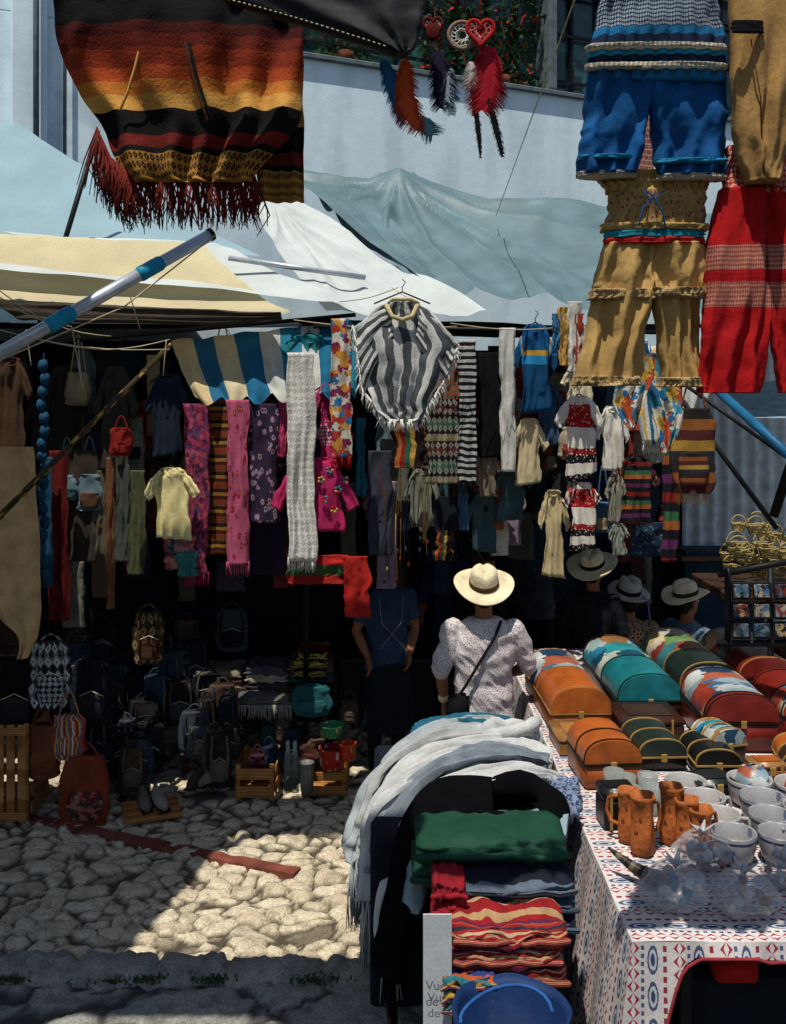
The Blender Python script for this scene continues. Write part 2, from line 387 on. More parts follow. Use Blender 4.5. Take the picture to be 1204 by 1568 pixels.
tarp('white_canopy',(S(375,300,8.6),S(452,300,8.8),S(745,476,6.75),S(500,476,6.55)),tw,.06,.04,6,peak=(.5,.0),n=70)
tarp('grey_canopy',(S(452,274,9.0),S(560,290,9.4),S(735,474,7.0),S(690,460,6.95)),tg,.03,.03,6,n=50)
tarp('pale_blue_canopy',(S(-260,160,9.3),S(30,188,9.0),S(400,392,7.4),S(-200,352,7.4)),tb,.1,.04,6)
tarp('white_canopy',(S(-260,335,7.7),S(330,372,7.5),S(560,463,6.5),S(-100,400,6.5)),tw,.05,.025,6)
tarp('cream_canopy',(S(-260,335,7.2),S(310,372,7.0),S(445,477,6.35),S(-220,435,6.3)),tc_,.09,.03,5,ragged=.1)
rf=M('dark_blocker_sheet','#20242a',rough=.9)  # opaque dark material for the added light-blocking sheets
tarp('stall_light_blocker',(Vector((-5,10.2,3.55)),Vector((-.6,10.4,3.55)),Vector((-.55,6.7,3.22)),Vector((-5,6.4,3.28))),rf,.05,.02)  # added under the tarps to stop light entering the left stall
tarp('stall_light_blocker',(Vector((-.7,11.2,3.45)),Vector((2.6,11.5,3.45)),Vector((2.35,6.75,3.24)),Vector((-.7,6.5,3.25))),rf,.04,.02)  # added blocker, keeps the centre goods and aisle dark
Z5=5.2
def quad5(name,x0,x1,y0,y1,mat): tarp(name,(Vector((x0,y1,Z5)),Vector((x1,y1,Z5)),Vector((x1,y0,Z5)),Vector((x0,y0,Z5))),mat,.04,.02)  # flat unseen sheet above the frame, added to block sun
tarp('sun_blocker_sheet',(Vector((-6.5,5.18,Z5)),Vector((-1.55,5.18,Z5)),Vector((-2.5,1.2,Z5)),Vector((-6.5,1.2,Z5))),rf,.03,.015)  # unseen blocker, added to shade the left cobbles and cut the sunlit patch
quad5('sun_blocker_sheet',-1.75,-.2,4.48,5.05,rf)  # unseen strip added to end the sunlit patch at its far side
quad5('sun_blocker_sheet',-3.6,-.5,2.58,3.12,rf)  # unseen strip added to shade the kerb and near pavement
b=B('canopy_edge_rag'); b.tube(R([(-20,455,30,490),(60,462,62,492),(200,468,200,495),(330,474,330,498),(430,478,432,490)],6.33),M('rag','#4a4136'),.02,3,.02); b.obj()
aw=M('striped_awning','#ffffff',rough=.8,trans=.3,var=.25,pat=stripes([(0,'#dcc89a'),(.11,'#2c6f93'),(.22,'#d9cba6'),(.33,'#256f97'),(.46,'#d4d6d0'),(.57,'#2a86a6'),(.68,'#d8d8d0'),(.78,'#1e6f93'),(.88,'#d5d5cc'),(.95,'#2b86a2')],0,1,.02))
P=[];UV=[];n=90
for i in range(30):
    t=i/29;row=[];ur=[]
    for j in range(n+1):
        s=j/n; top=S(262+290*s,522-32*s,6.60); bot=S(300+245*s,612-12*s,6.36)
        p=top.lerp(bot,t); p.z+= .03*math.sin(s*40+t*2)*t*.5 -.04*math.sin(math.pi*t)+.02*noise.noise(Vector((s*9,t*5,0)))
        p.y+=.035*math.sin(s*43+1+2*noise.noise(Vector((s*4,t*2,0))))*t
        if t>.75: p.z-=.035*abs(math.sin(s*n*.22))*(t-.75)*4
        row.append(p); ur.append((s,t))
    P.append(row);UV.append(ur)
b=B('striped_awning'); b.grid(P,aw,UV=UV); b.obj()
# ---------------- POLES
b=B('steel_pole'); a=S(-30,558,4.6);c=S(325,358,5.3); b.cyl(a,c,.033,steel); b.cyl(a.lerp(c,.985),c,.036,dmetal)
for f in (.27,.66):
    p=a.lerp(c,f);q=a.lerp(c,f+.085)
    for k in range(5): b.chain([p.lerp(q,k/5),p.lerp(q,(k+1.2)/5)],[.038+.004*random.random(),.04],tape,12)
b.strand([S(330,360,5.2),S(190,470,5),S(-20,560,4.5)],.004,rope); b.obj()
b=B('bamboo_pole'); pm=M('banded_pole','#3a3120',rough=.5,pat=dots('#b08a3a',3,14,.3)); b.cyl(S(-20,810,5.4),S(262,528,6.2),.017,pm)
for k in range(9):
    p=S(-20,810,5.4).lerp(S(262,528,6.2),k/9+.05); b.chain([p,p+Vector((.012,.03,.012))],.0185,fab('#8a6a30'),8)
b.obj()
b=B('canopy_rail'); b.cyl(S(-40,535,6.5),S(545,482,6.6),.014,dmetal); b.cyl(S(350,395,7.0),S(560,425,7.1),.02,steel); b.obj()
b=B('canopy_rail'); b.cyl(S(480,500,6.5),S(1060,510,6.7),.014,dmetal); b.obj()
b=B('canopy_post'); b.cyl(S(150,200,7.5),S(60,500,7.3),.02,dmetal); b.obj()
b=B('support_post'); b.cyl(Vector((-.62,7.0,0)),Vector((-.62,7.0,3.3)),.022,dmetal); b.obj()
b=B('blue_metal_strut'); b.cyl(S(1090,590,5.6),S(1240,725,4.8),.025,bluemetal); b.obj()
b=B('black_metal_strut'); b.cyl(S(1035,600,6.2),S(1190,810,5.9),.016,dmetal); b.cyl(S(1050,590,6.3),S(1204,700,6),.012,dmetal); b.obj()
b=B('rope_line')
for (p,q,sg) in [((-20,440,5.6),(110,500,5.9),.05),((60,520,5.6),(260,520,6.2),.06),((110,500,5),(128,600,5),.0),((880,0,4),(760,330,9),.0),((520,462,6.4),(610,440,6.6),.02),((600,440,6.6),(640,462,6.2),.01),((200,455,5.7),(215,505,5.7),0),((255,520,5.9),(250,575,5.9),0),((450,490,6.2),(700,500,6.2),.03),((690,495,6.2),(870,500,6.4),.03),((-20,430,5.5),(170,515,6.1),.08),((-20,500,5.6),(260,535,6.1),.05),((120,520,5.8),(124,585,5.8),0),((40,505,5.9),(48,560,5.9),0)]:
    A=S(*p);Z=S(*q); b.strand([A.lerp(Z,k/8)-Vector((0,0,sg*math.sin(math.pi*k/8))) for k in range(9)],.0035,rope)
b.obj()
# ---------------- NEAR HANGING GOODS
ponst=stripes([(0,'#b07c38'),(.2,'#0b0a0a'),(.36,'#4a1512'),(.41,'#6d2416'),(.46,'#93351a'),(.53,'#b44b20'),(.585,'#c4762f'),(.64,'#cf984a'),(.705,'#0d0b0b'),(.81,'#6a1c16'),(.86,'#0f0c0b'),(.885,'#a87834')],1,1,.02,4)
def ponpat(n,uv,ob,c): return weave('#140d0a',34,26,.885,.985,ponst)(n,uv,ob,c)
pon=M('serape_stripes','#ffffff',pat=ponpat,bump=.35,bscale=110); maroon=fab('#6a221a')
b=B('striped_poncho'); d=3.0
b.tube(R([(-90,150,455),(-20,90,460),(30,86,465),(80,92,466),(140,118,466),(185,150,462),(225,165,430),(262,188,396),(280,205,388)],d),pon,.03,4.5,.05,nu=100,nv=70,bulge=.2,rid=.9)
b.tube(R([(-70,330,455),(0,350,462),(100,370,465),(200,385,466),(308,398,467)],d+.05),pon,.025,3,.022,nu=50,nv=50)
for (q,mt) in (([(217,62),(208,100),(196,140),(184,168)],ochre),([(290,66),(300,110),(312,150),(324,184)],black),([(284,66),(294,110),(306,150),(318,184)],brown)): b.chain([S(x_,y_,d-.062) for x_,y_ in q],.0045,mt,6)
for (l,r,k,ln) in [((148,200),(172,252),60,.15),((168,245),(208,280),70,.15),((205,278),(390,278),210,.13),((385,262),(400,300),20,.12)]:
    b.fringe(S(*l,d),S(*r,d),k,ln,maroon,.0024,.4)
b.obj()
b=B('black_leather_bag'); lea=M('black_leather','#0e1116',rough=.65,spec=.3,bump=.3,bscale=25)
b.tube(R([(-60,290,660),(-10,320,655),(20,400,650),(45,480,645),(72,560,640),(84,600,625)],2.8),lea,.03,3,.012,nu=60)
for k in range(34):
    f=k/34; p=S(325+270*f,2+78*f**1.15-8,2.755); q=S(325+270*(f+.014),2+78*(f+.014)**1.15-8,2.755); b.strand([p,q],.0018,cream)
b.obj()
def feather(b,p0,p1,w,mat,n=90):
    ax=p1-p0; sd=ax.cross(Vector((0,1,0))).normalized(); w*=.95
    side=random.uniform(-.1,.1); P0=lambda t: p0+ax*t+sd*side*ax.length*math.sin(math.pi*t)
    b.strand([P0(k/6) for k in range(7)],.0016,mat)
    rows=[]
    for k in range(15):
        t=k/14; ww=w*math.sin(math.pi*min(1,t*.85+.1))**.7*(1 if t<.97 else .3)*(1+.25*noise.noise(Vector((t*9,w*99,0)))); rows.append([P0(t)-sd*ww*.7,P0(t)+Vector((0,-.004,0)),P0(t)+sd*ww*.7])
    b.grid(rows,mat)
    for k in range(int(n*2.6)):
        t=random.random(); ww=w*math.sin(math.pi*min(1,t*.85+.1))**.6*random.uniform(.8,1.2); sg=random.choice((-1,1))
        p=P0(t); q=p+sd*ww*sg+ax.normalized()*ww*1.0+Vector((0,random.uniform(-1,1)*.008,0)); b.strand([p,p.lerp(q,.6)+Vector((0,0,.002)),q],[.001,.0008,.0003],mat)
fm=lambda h:M('feather_'+h[1:],h,rough=.6,trans=.3,bump=.2)
def hoop(b,c,r,mat,web,heart=False):
    pts=[]
    for k in range(29):
        a=2*math.pi*k/28
        if heart: x=.95*math.sin(a)**3; z=(13*math.cos(a)-5*math.cos(2*a)-2*math.cos(3*a)-math.cos(4*a))/15
        else: x=math.cos(a);z=math.sin(a)
        pts.append(c+Vector((x*r,.0,z*r)))
    b.chain(pts,.006,mat,8,False)
    for ring in (.75,.45):
        b.strand([c+(pts[(k*2)%28]-c)*(ring if k%2 else ring*1.15) for k in range(15)],.0018,web)
    for k in range(0,28,2): b.strand([pts[k],c+(pts[(k+3)%28]-c)*.3],.0016,web)
b=B('dreamcatcher'); d=2.9
hoop(b,S(708,54,d),.04,fab('#8a7460'),white); hoop(b,S(736,48,d-.02),.042,red,M('pink_thread','#e07070'),True)
b.ell(S(736,50,d-.01),(.026,.006,.026),red)
b.strand([S(712,-20,d),S(708,32,d)],.0015,brown); b.strand([S(736,-20,d),S(736,26,d)],.0015,red)
feather(b,S(748,72,d),S(738,168,d),.06,fm('#c01a2e'),200); feather(b,S(722,95,d),S(716,135,d),.025,fm('#e8e0d8'),60)
feather(b,S(722,130,d),S(736,242,d),.011,fm('#15141a'),50); feather(b,S(748,150,d),S(770,240,d),.014,fm('#101014'),60)
b.strand([S(708,76,d),S(722,130,d)],.002,dred); b.strand([S(738,72,d),S(748,150,d)],.002,dred); b.obj()
b=B('dreamcatcher'); hoop(b,S(663,40,d),.03,dred,white,True); b.ell(S(663,48,d),(.024,.008,.03),dred)
b.strand([S(663,-20,d),S(663,30,d)],.0015,brown); b.strand([S(630,-20,d),S(622,95,d)],.0015,brown)
feather(b,S(586,92,d),S(618,190,d),.036,fm('#2f7fb8'),120); feather(b,S(620,92,d-.02),S(642,202,d-.02),.042,fm('#d85424'),120); feather(b,S(640,180,d),S(662,208,d),.035,fm('#6aa9b8'),50)
feather(b,S(668,80,d),S(674,165,d),.045,fm('#241c34'),120); feather(b,S(690,105,d),S(692,175,d),.025,fm('#a6b8c0'),60); b.strand([S(663,64,d),S(668,84,d)],.002,dred); b.obj()
bl1=stripes([(0,'#123a66'),(.10,'#15243c'),(.2,'#8a98a4'),(.225,'#15243c'),(.3,'#8a98a4'),(.32,'#182a44'),(.6,'#1b6c9c'),(.66,'#182a44'),(.76,'#2b8fb8'),(.81,'#15243c'),(.92,'#1a6a9a')],1,1,.01)
blm=M('blue_smocked','#fff',pat=weave('#a8b6c0',56,30,.33,.6,bl1)); blue=fab('#0f4f86')
b=B('blue_child_outfit'); d=2.9
b.tube(R([(-70,935,1085),(0,920,1098),(60,905,1108),(128,896,1114)],d),blm,.045,9,.018,nu=100,nv=40)
b.tube(R([(118,897,1006),(180,894,994),(225,888,982),(268,883,974)],d),blue,.04,3,.028,nu=60,nv=30,rid=.8); b.tube(R([(118,990,1113),(180,994,1113),(225,1000,1112),(272,1003,1113)],d+.01),blue,.04,3,.028,nu=60,nv=30,rid=.8)
lb=fab('#2487b0')
b.tube(R([(240,885,977),(246,884,976)],d-.012),lb,.042,3,.012,nu=40,nv=4); b.tube(R([(246,1002,1112),(252,1002,1112)],d-.01),lb,.042,3,.012,nu=40,nv=4)
lace=M('lace','#c9c2b0',pat=weave('#4f4a40',30,6)); 
for (a0,b0,v0) in ((883,974,268),(1003,1113,272),(896,1114,104),(898,1112,74)): b.tube(R([(v0-3,a0,b0),(v0+4,a0,b0)],d-.03 if v0<200 else d),lace,.042,12,.008,nu=60,nv=4)
b.obj()
tan=fab('#a8824e')
b=B('tan_trousers'); b.tube(R([(-60,1122,1240),(40,1120,1238),(120,1122,1222),(190,1124,1212),(240,1132,1202),(280,1144,1192)],2.85),tan,.05,2,.03,nu=60,nv=40,rid=1.0); b.tube(R([(32,1120,1170),(50,1122,1170)],2.78),black,.008,1,.002); b.strand([S(1150,60,2.785),S(1165,150,2.785),S(1168,260,2.795)],.002,brown); b.obj()
khaki=fab('#b8955a'); flo=M('floral_smock','#a08250',pat=dots('#7c3030',26,7,.3,fg2='#3a5f8c'))
b=B('lace_bloomers'); d=2.95
b.tube(R([(264,908,1096),(280,918,1086),(296,926,1080)],d),khaki,.04,12,.022,nu=100,nv=16)
b.tube(R([(294,930,1078),(320,932,1080),(350,926,1078)],d),flo,.05,10,.014,nu=90)
b.tube(R([(344,920,1084),(355,922,1082)],d-.005),khaki,.055,12,.016,nu=80,nv=5)
b.tube(R([(356,925,1078),(366,925,1077)],d-.01),teal,.05,4,.006,nu=60,nv=5); b.tube(R([(366,925,1077),(375,924,1077)],d-.01),red,.051,4,.006,nu=60,nv=5)
b.tube(R([(374,925,1002),(420,915,1000),(455,908,998),(520,895,990),(588,880,978)],d),khaki,.05,3,.032,nu=70,nv=50,rid=.8); b.tube(R([(374,990,1078),(420,992,1078),(460,996,1072),(530,1006,1070),(590,1012,1074)],d+.01),khaki,.05,3,.032,nu=70,nv=50,rid=.8)
lc=M('cream_lace','#bca070',pat=weave('#7a6038',26,5))
for (u0,u1,v0) in ((903,1000,450),(994,1076,448),(878,980,582),(1008,1076,584)): b.tube(R([(v0-6,u0,u1),(v0+9,u0-3,u1+2)],d-.01),lc,.055,9,.016,nu=80,nv=6)
for q in ([(1000,300),(985,318),(978,345)],[(1000,300),(1015,325),(1020,350)],[(1000,300),(988,292),(996,310)],[(1000,300),(1014,292),(1004,310)]): b.chain([S(x_,y_,d-.08) for x_,y_ in q],.005,fab('#1c4f86'),6,flat=.5)
b.obj()
rdp=stripes([(0,'#b01418'),(.28,'#b8806c'),(.40,'#b01418'),(.46,'#b8806c'),(.58,'#b01418')],1,1,.008)
rdm=M('red_embroidered','#fff',pat=weave('#8a1018',34,46,.28,.58,rdp))
b=B('red_child_trousers'); d=2.92
b.tube(R([(225,1112,1225),(262,1108,1232),(300,1100,1236)],d+.02),M('red_lace','#b03c32',pat=weave('#d8a898',30,9)),.04,9,.02,nu=80,nv=20)
b.tube(R([(290,1104,1170),(380,1084,1176),(470,1076,1178),(540,1072,1172),(602,1070,1166)],d),rdm,.045,3,.028,nu=60,nv=50,rid=.8)
b.tube(R([(290,1160,1240),(380,1168,1250),(470,1172,1262),(560,1184,1270),(602,1190,1272)],d+.01),rdm,.045,3,.028,nu=60,nv=50,rid=.8); b.obj()
ik=M('painted_scarf','#fff',pat=cells(['#d8d2c0','#2c6ea0','#e0dac8','#d9b04a','#b85030','#d8d2c0','#3a8fb0'],4,7,.4))
b=B('painted_scarf'); b.tube(R([(520,955,990),(570,950,1000),(620,940,985),(655,960,972)],3.6),ik,.015,3,.018,nu=40,nv=40); b.tube(R([(540,985,1020),(590,988,1040),(640,1000,1046),(694,1012,1024)],3.7),ik,.015,3,.02,nu=40,nv=40); b.obj()
sw=M('shell_white_scarf','#d8d4c8',pat=stripes(['#e0ddd2','#d8b860','#e6e3da','#2d6f9a'],0,2,.06))
b=B('striped_scarf'); b.tube(R([(530,985,1005),(600,975,1010),(680,985,1020)],3.9),sw,.02,3,.012); b.fringe(S(985,680,3.9),S(1020,680,3.9),25,.04,white); b.obj()
# ---------------- generic hanging goods
def hanger(b,u,v,w,d):
    p=S(u,v,d); b.strand([p+Vector((0,0,.09)),p+Vector((.02,0,.07)),p+Vector((0,0,.04)),p+Vector((0,0,.01))],.003,dmetal)
    ww=w/F*d*.36; b.strand([p+Vector((-ww,0,-.06)),p+Vector((0,0,.012)),p+Vector((ww,0,-.06))],.005,dmetal)
def shirt(name,u0,v0,u1,v1,d,mat,trim=None,slv=.5,flare=0,hang=True,slvmat=None,nu=32):
    b=B(name);w=u1-u0;h=v1-v0;X=lambda f:u0+f*w;Y=lambda f:v0+f*h; k=random.uniform(-.05,.05); k2=random.uniform(-.03,.05)
    b.tube(R([(Y(0),X(.37),X(.63)),(Y(.05),X(.28),X(.72)),(Y(.2),X(.23),X(.77)),(Y(.55),X(.24-flare*.5+k*.5),X(.77+flare*.5+k*.5)),(X(.20-flare+k),Y(1+k2*.5),X(.80+flare+k),Y(1-k2))],d),mat,.02,3.3,.024,nu=nu,nv=26,wob=.012,rid=1.1)
    sm=slvmat or mat; a1=random.uniform(-.06,.06);a2=random.uniform(-.06,.06)
    b.tube(R([(X(.34),Y(.01),X(.27),Y(.27)),(X(.16),Y(.5*slv-.05),X(.22),Y(.5*slv+.14)),(X(0+abs(a1)),Y(slv-.08+a1),X(.15),Y(slv+.02+a1))],d-.005),sm,.02,2,.012,nu=18,nv=14,wob=.01)
    b.tube(R([(X(.66),Y(.01),X(.73),Y(.27)),(X(.84),Y(.5*slv-.05),X(.78),Y(.5*slv+.14)),(X(1-abs(a2)),Y(slv-.08+a2),X(.85),Y(slv+.02+a2))],d-.005),sm,.02,2,.012,nu=18,nv=14,wob=.01)
    t=trim or mat
    cn=S(X(.5),Y(.03),d-.012); r=w/F*d*.13
    b.chain([cn+Vector((r*math.cos(a),-.012+.02*abs(math.cos(a)),-abs(r)*.8*max(0,-math.sin(a))*1.3+.008)) for a in [math.pi+math.pi*k/8 for k in range(9)]],.007,t,8)
    if hang: hanger(b,X(.5),Y(0),w,d)
    return b
def scarf(name,u0,v0,u1,v1,d,mat,fr=None,folds=3,thick=.014,amp=.02,nu=28,skew=0):
    b=B(name); k=(u1-u0)*.12
    rows=[]
    for i in range(6):
        f=i/5; o=random.uniform(-k,k)*.6; o2=random.uniform(-k,k)*.6; rows.append((v0+(v1-v0)*f,u0+o+skew*f,u1+o2+skew*f))
    b.tube(R(rows,d),mat,thick,folds,amp,nu=nu,nv=36,wob=.01,rid=1.0)
    if fr: b.fringe(S(u0+skew,v1-2,d),S(u1+skew,v1-2,d),int((u1-u0)*.9),.08,fr,.0025,.2)
    return b
def bag(name,u,v,w,h,d,mat,mat2=None,strap=60):
    b=B(name); rows=[(v-h/2,u-w*.36,u+w*.36),(v-h*.3,u-w*.46,u+w*.46),(v+h*.2,u-w*.5,u+w*.5),(v+h*.45,u-w*.44,u+w*.44),(v+h/2,u-w*.34,u+w*.34)]
    b.tube(R(rows,d),mat,.05,2,.016,nu=28,wob=.014)
    b.tube(R([(v+h*.02,u-w*.3,u+w*.3),(v+h*.2,u-w*.36,u+w*.36),(v+h*.42,u-w*.28,u+w*.28)],d-.05),mat2 or mat,.02,1,.006,nu=18)
    A=S(u-w*.3,v-h*.45,d);Z=S(u+w*.3,v-h*.45,d); hh=strap/F*d
    b.chain([A.lerp(Z,k/10)+Vector((0,0,hh*math.sin(math.pi*k/10))) for k in range(11)],.006,mat,6)
    return b
def backpack(name,u,v,w,h,d,mat,mat2,zip=cream):
    b=bag(name,u,v,w,h,d,mat,mat2,14)
    for s in (-1,1): b.chain([S(u+s*w*.28,v-h*.42,d-.05),S(u+s*w*.34,v-h*.1,d-.1),S(u+s*w*.3,v+h*.35,d-.08)],.008,mat2,6,flat=.5)
    b.chain([S(u-w*.3,v+h*.06,d-.085),S(u,v-h*.02,d-.09),S(u+w*.3,v+h*.06,d-.085)],.003,zip,5)
    return b
gs=M('grey_striped_knit','#fff',pat=stripes(['#c8cac4','#4a4e50','#c8cac4','#525658'],0,2.6,.03,3),bump=.4,bscale=90)
b=B('grey_striped_poncho'); d=5.95
b.tube(R([(462,592,640),(474,572,658),(498,548,680),(530,545,694),(565,556,680),(600,562,668),(628,576,655),(645,596,640)],d),gs,.03,3,.034,nu=90,nv=50,rid=.6,wob=.02)
b.tube(R([(596,470,604,520),(566,484,574,560),(542,500,558,604)],d-.02),gs,.015,2,.02,nu=40,nv=20)
b.tube(R([(644,474,636,520),(675,496,664,560),(702,526,682,582)],d-.02),gs,.015,2,.02,nu=40,nv=20)
b.chain([S(592,468,d-.03),S(600,484,d-.06),S(616,490,d-.07),S(632,484,d-.06),S(639,468,d-.03)],.015,fab('#c0b084'),8)
b.chain([S(592,466,d),S(602,458,d-.03),S(628,458,d-.03),S(640,464,d)],.012,fab('#c0b084'),8)
for (l,r,n_) in (((541,500),(556,604),36),((556,600),(590,642),26),((590,645),(642,645),40),((642,642),(684,580),30),((682,582),(704,528),20)): b.fringe(S(*l,d-.02),S(*r,d-.02),n_,.06,white,.004,.7)
hanger(b,616,450,120,d); b.obj()
whs=M('white_crochet','#dedcd4',pat=weave('#bcb8aa',5,30,0,1),bump=.6,bscale=60)
b=scarf('white_crochet_scarf',438,540,482,858,6.2,whs,white,2.5,.02,.03,nu=44,skew=3); b.obj()
tq=fab('#1f7a84'); shirt('turquoise_shirt',424,512,522,600,6.56,tq).obj()
shirt('magenta_cardigan',410,700,554,812,6.28,fab('#b8285e'),fab('#8a1c48'),slv=.75).obj()
b=B('embroidered_flowers'); 
for (u_,v_) in ((492,735),(505,720),(512,780),(530,735),(498,765),(518,750)):
    for k in range(5): b.ell(S(u_+4*math.cos(k*1.26),v_+4*math.sin(k*1.26),6.24),(.01,.006,.01),random.choice([ochre,red,teal]),n=6,m=4)
b.obj()
mgp=M('magenta_lace','#a61e56',pat=dots('#c890a4',9,16,.3)); shirt('magenta_blouse',470,585,545,702,6.4,mgp).obj()
shirt('crochet_collar_blouse',470,650,548,702,6.36,M('pinkwhite','#b02c5c',pat=weave('#e0ccd0',9,9,0,.6))).obj()
ikt=M('ikat_scarf_cloth','#fff',pat=cells(['#a83a2a','#cfc8b8','#2a6fa0','#c89040','#cfc8b8','#7a2a50'],3,20,.3)); scarf('ikat_scarf',508,488,538,700,6.2,ikt,red).obj()
fl1=M('pink_floral','#b0546f',pat=dots('#8c182e',5,14,.3,fg2='#b07a40')); scarf('pink_floral_shawl',347,612,382,865,6.32,fl1,fab('#b0546f'),2,nu=34).obj()
fl2=M('rose_shawl','#7c2a48',pat=cells(['#7c2a48','#983550','#4a2038','#a84858','#5a3a60'],7,40,.4)); scarf('rose_shawl',284,618,320,880,6.36,fl2,mag,3).obj()
tap=M('brown_tapestry','#fff',pat=stripes(['#6a3a1e','#2a1812','#9a6a2a','#3a1c14','#7c341c'],1,9,.02)); scarf('woven_tapestry',314,612,352,848,6.42,tap,None,2).obj()
lac=M('purple_lace','#34263e',pat=dots('#9a8090',6,14,.36,fg2='#34263e')); scarf('purple_lace_shawl',380,618,426,800,6.38,lac,None,3).obj()
scarf('plum_scarf',378,700,440,880,6.55,fab('#2a1830'),None,3).obj(); scarf('pink_scarf',424,610,440,700,6.4,fab('#b84068')).obj()
yt=fab('#e0d094'); shirt('yellow_tshirt',217,716,309,824,6.25,yt,slv=.42).obj()
scarf('pink_paisley_cloth',250,822,302,872,6.35,M('paisley','#b06a6a',pat=cells(['#a04a48','#2f6a70','#b87a6c','#5a2a3a'],7,7,.4))).obj(); scarf('teal_sequin_cloth',272,845,302,882,6.3,M('tealseq','#2c6a68',pat=dots('#7ca8a0',12,10,.2))).obj()
gr=M('red_green_skirt','#fff',pat=stripes([(0,'#a8221c'),(.35,'#35502e'),(.7,'#8f1e1a')],1,1,.02)); scarf('embroidered_skirt',443,850,532,893,6.3,gr,None,4,.03,.025).obj()
scarf('red_cloth',528,852,566,945,6.25,fab('#a8221c'),None,2).obj()
b=B('beige_cloth'); b.tube(R([(684,-40,52),(760,-40,56),(860,-30,60),(940,-5,62),(975,25,58),(1008,28,42)],5.9),fab('#c8a472'),.012,2,.03,nu=60,nv=50,rid=.8); b.obj()
b=B('blue_pompom_garland')
for k in range(17): b.ell(S(66+3*math.sin(k*1.7),560+k*20,6.1),(.03,.03,.04),fab('#1f4a66'),n=10,m=8,fn=lambda q:q*(1+.4*noise.noise(q*4)))
b.strand([S(67,540,6.1),S(67,900,6.1)],.004,navy); b.obj()
scarf('maroon_cloth',74,690,104,950,6.4,fab('#5c1614'),None,2).obj(); scarf('grey_cloth',98,860,130,960,6.5,fab('#6c6a5e')).obj()
scarf('blue_denim_cloth',60,700,80,900,6.3,fab('#1f4a66')).obj()
shirt('brown_jacket',-20,548,55,690,6.3,fab('#4a3626')).obj()
scarf('leather_strap',162,700,176,932,6.3,fab('#6a452c'),None,1,.01).obj()
bag('red_pouch',186,676,34,42,6.3,fab('#7c1c18'),None,20).obj()
shirt('navy_hoodie',218,572,296,700,6.5,fab('#1c2636'),fab('#36465c')).obj()
shirt('grey_jacket',140,560,215,720,6.6,fab('#3c3832')).obj()
scarf('olive_cloth',196,720,224,880,6.6,olive).obj()
shirt('dark_jacket',60,560,140,720,6.8,fab('#302e28')).obj()
for (u0,v0,u1,v1,c_) in [(105,690,150,860,'#3a322a'),(140,720,165,850,'#5a5444'),(176,690,198,860,'#4a4f48'),(420,815,440,900,'#6a2428'),(565,690,600,850,'#3a3e4a'),(330,860,375,905,'#302c38'),(545,640,560,760,'#2a6a80')]: scarf('hanging_cloth',u0,v0,u1,v1,6.6,fab(c_),None,2).obj()
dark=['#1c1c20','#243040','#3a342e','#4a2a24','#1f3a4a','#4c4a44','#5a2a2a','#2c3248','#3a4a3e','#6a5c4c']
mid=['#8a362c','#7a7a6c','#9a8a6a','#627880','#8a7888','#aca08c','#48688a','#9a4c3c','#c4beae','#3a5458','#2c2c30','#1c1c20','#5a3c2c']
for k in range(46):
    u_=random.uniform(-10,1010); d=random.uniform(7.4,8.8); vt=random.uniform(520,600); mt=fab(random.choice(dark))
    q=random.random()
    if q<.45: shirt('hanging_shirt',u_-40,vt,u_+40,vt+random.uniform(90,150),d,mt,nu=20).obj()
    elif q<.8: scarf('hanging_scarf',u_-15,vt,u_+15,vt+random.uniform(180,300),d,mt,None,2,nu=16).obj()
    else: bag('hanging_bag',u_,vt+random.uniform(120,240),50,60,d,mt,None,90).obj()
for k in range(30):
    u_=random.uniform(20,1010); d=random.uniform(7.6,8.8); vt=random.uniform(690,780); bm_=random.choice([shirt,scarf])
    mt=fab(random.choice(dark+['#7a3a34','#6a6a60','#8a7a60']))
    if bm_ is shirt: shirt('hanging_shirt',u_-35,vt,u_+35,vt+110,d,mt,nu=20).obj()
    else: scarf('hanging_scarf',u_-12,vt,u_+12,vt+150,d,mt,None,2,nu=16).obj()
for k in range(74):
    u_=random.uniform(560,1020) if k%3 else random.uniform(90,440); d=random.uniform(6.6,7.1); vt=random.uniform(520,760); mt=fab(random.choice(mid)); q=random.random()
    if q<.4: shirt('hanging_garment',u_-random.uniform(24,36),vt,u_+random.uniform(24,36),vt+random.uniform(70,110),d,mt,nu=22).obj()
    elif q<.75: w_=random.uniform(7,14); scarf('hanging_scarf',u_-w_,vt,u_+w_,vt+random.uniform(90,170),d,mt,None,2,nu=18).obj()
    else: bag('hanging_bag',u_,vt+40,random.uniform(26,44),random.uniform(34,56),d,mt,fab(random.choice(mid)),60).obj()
# ---- centre goods
multi=M('rasta_stripes','#fff',pat=stripes(['#1a1412','#a8602a','#7a1f1c','#1f5a40','#b89040','#1a1412'],0,1.2,.01)); scarf('striped_wool_bag',600,648,650,716,6.4,multi,None,2,.03).obj()
knit=M('andean_knit','#1c1c20',pat=weave('#8a8678',6,10,base=stripes(['#17181c','#5a2a24','#17181c','#3a5a48','#17181c','#7a6a40'],1,2,.01))); scarf('patterned_knit_bag',652,610,702,740,6.4,knit,None,2,.03,nu=36).obj()
bw=M('black_white_stripes','#fff',pat=stripes(['#b0b0ac','#15161a'],1,22,.05)); scarf('striped_knit_scarf',702,520,730,740,6.4,bw,black,2,.02).obj()
scarf('small_motif_cloth',672,540,702,640,6.5,M('motifs2','#6a5a40',pat=weave('#a04030',6,12,fg2='#3a6a50'))).obj()
scarf('black_trousers',732,540,766,700,6.5,black,None,2).obj(); scarf('white_panel_cloth',766,502,790,722,6.5,fab('#c8c8be'),None,2,.01).obj()
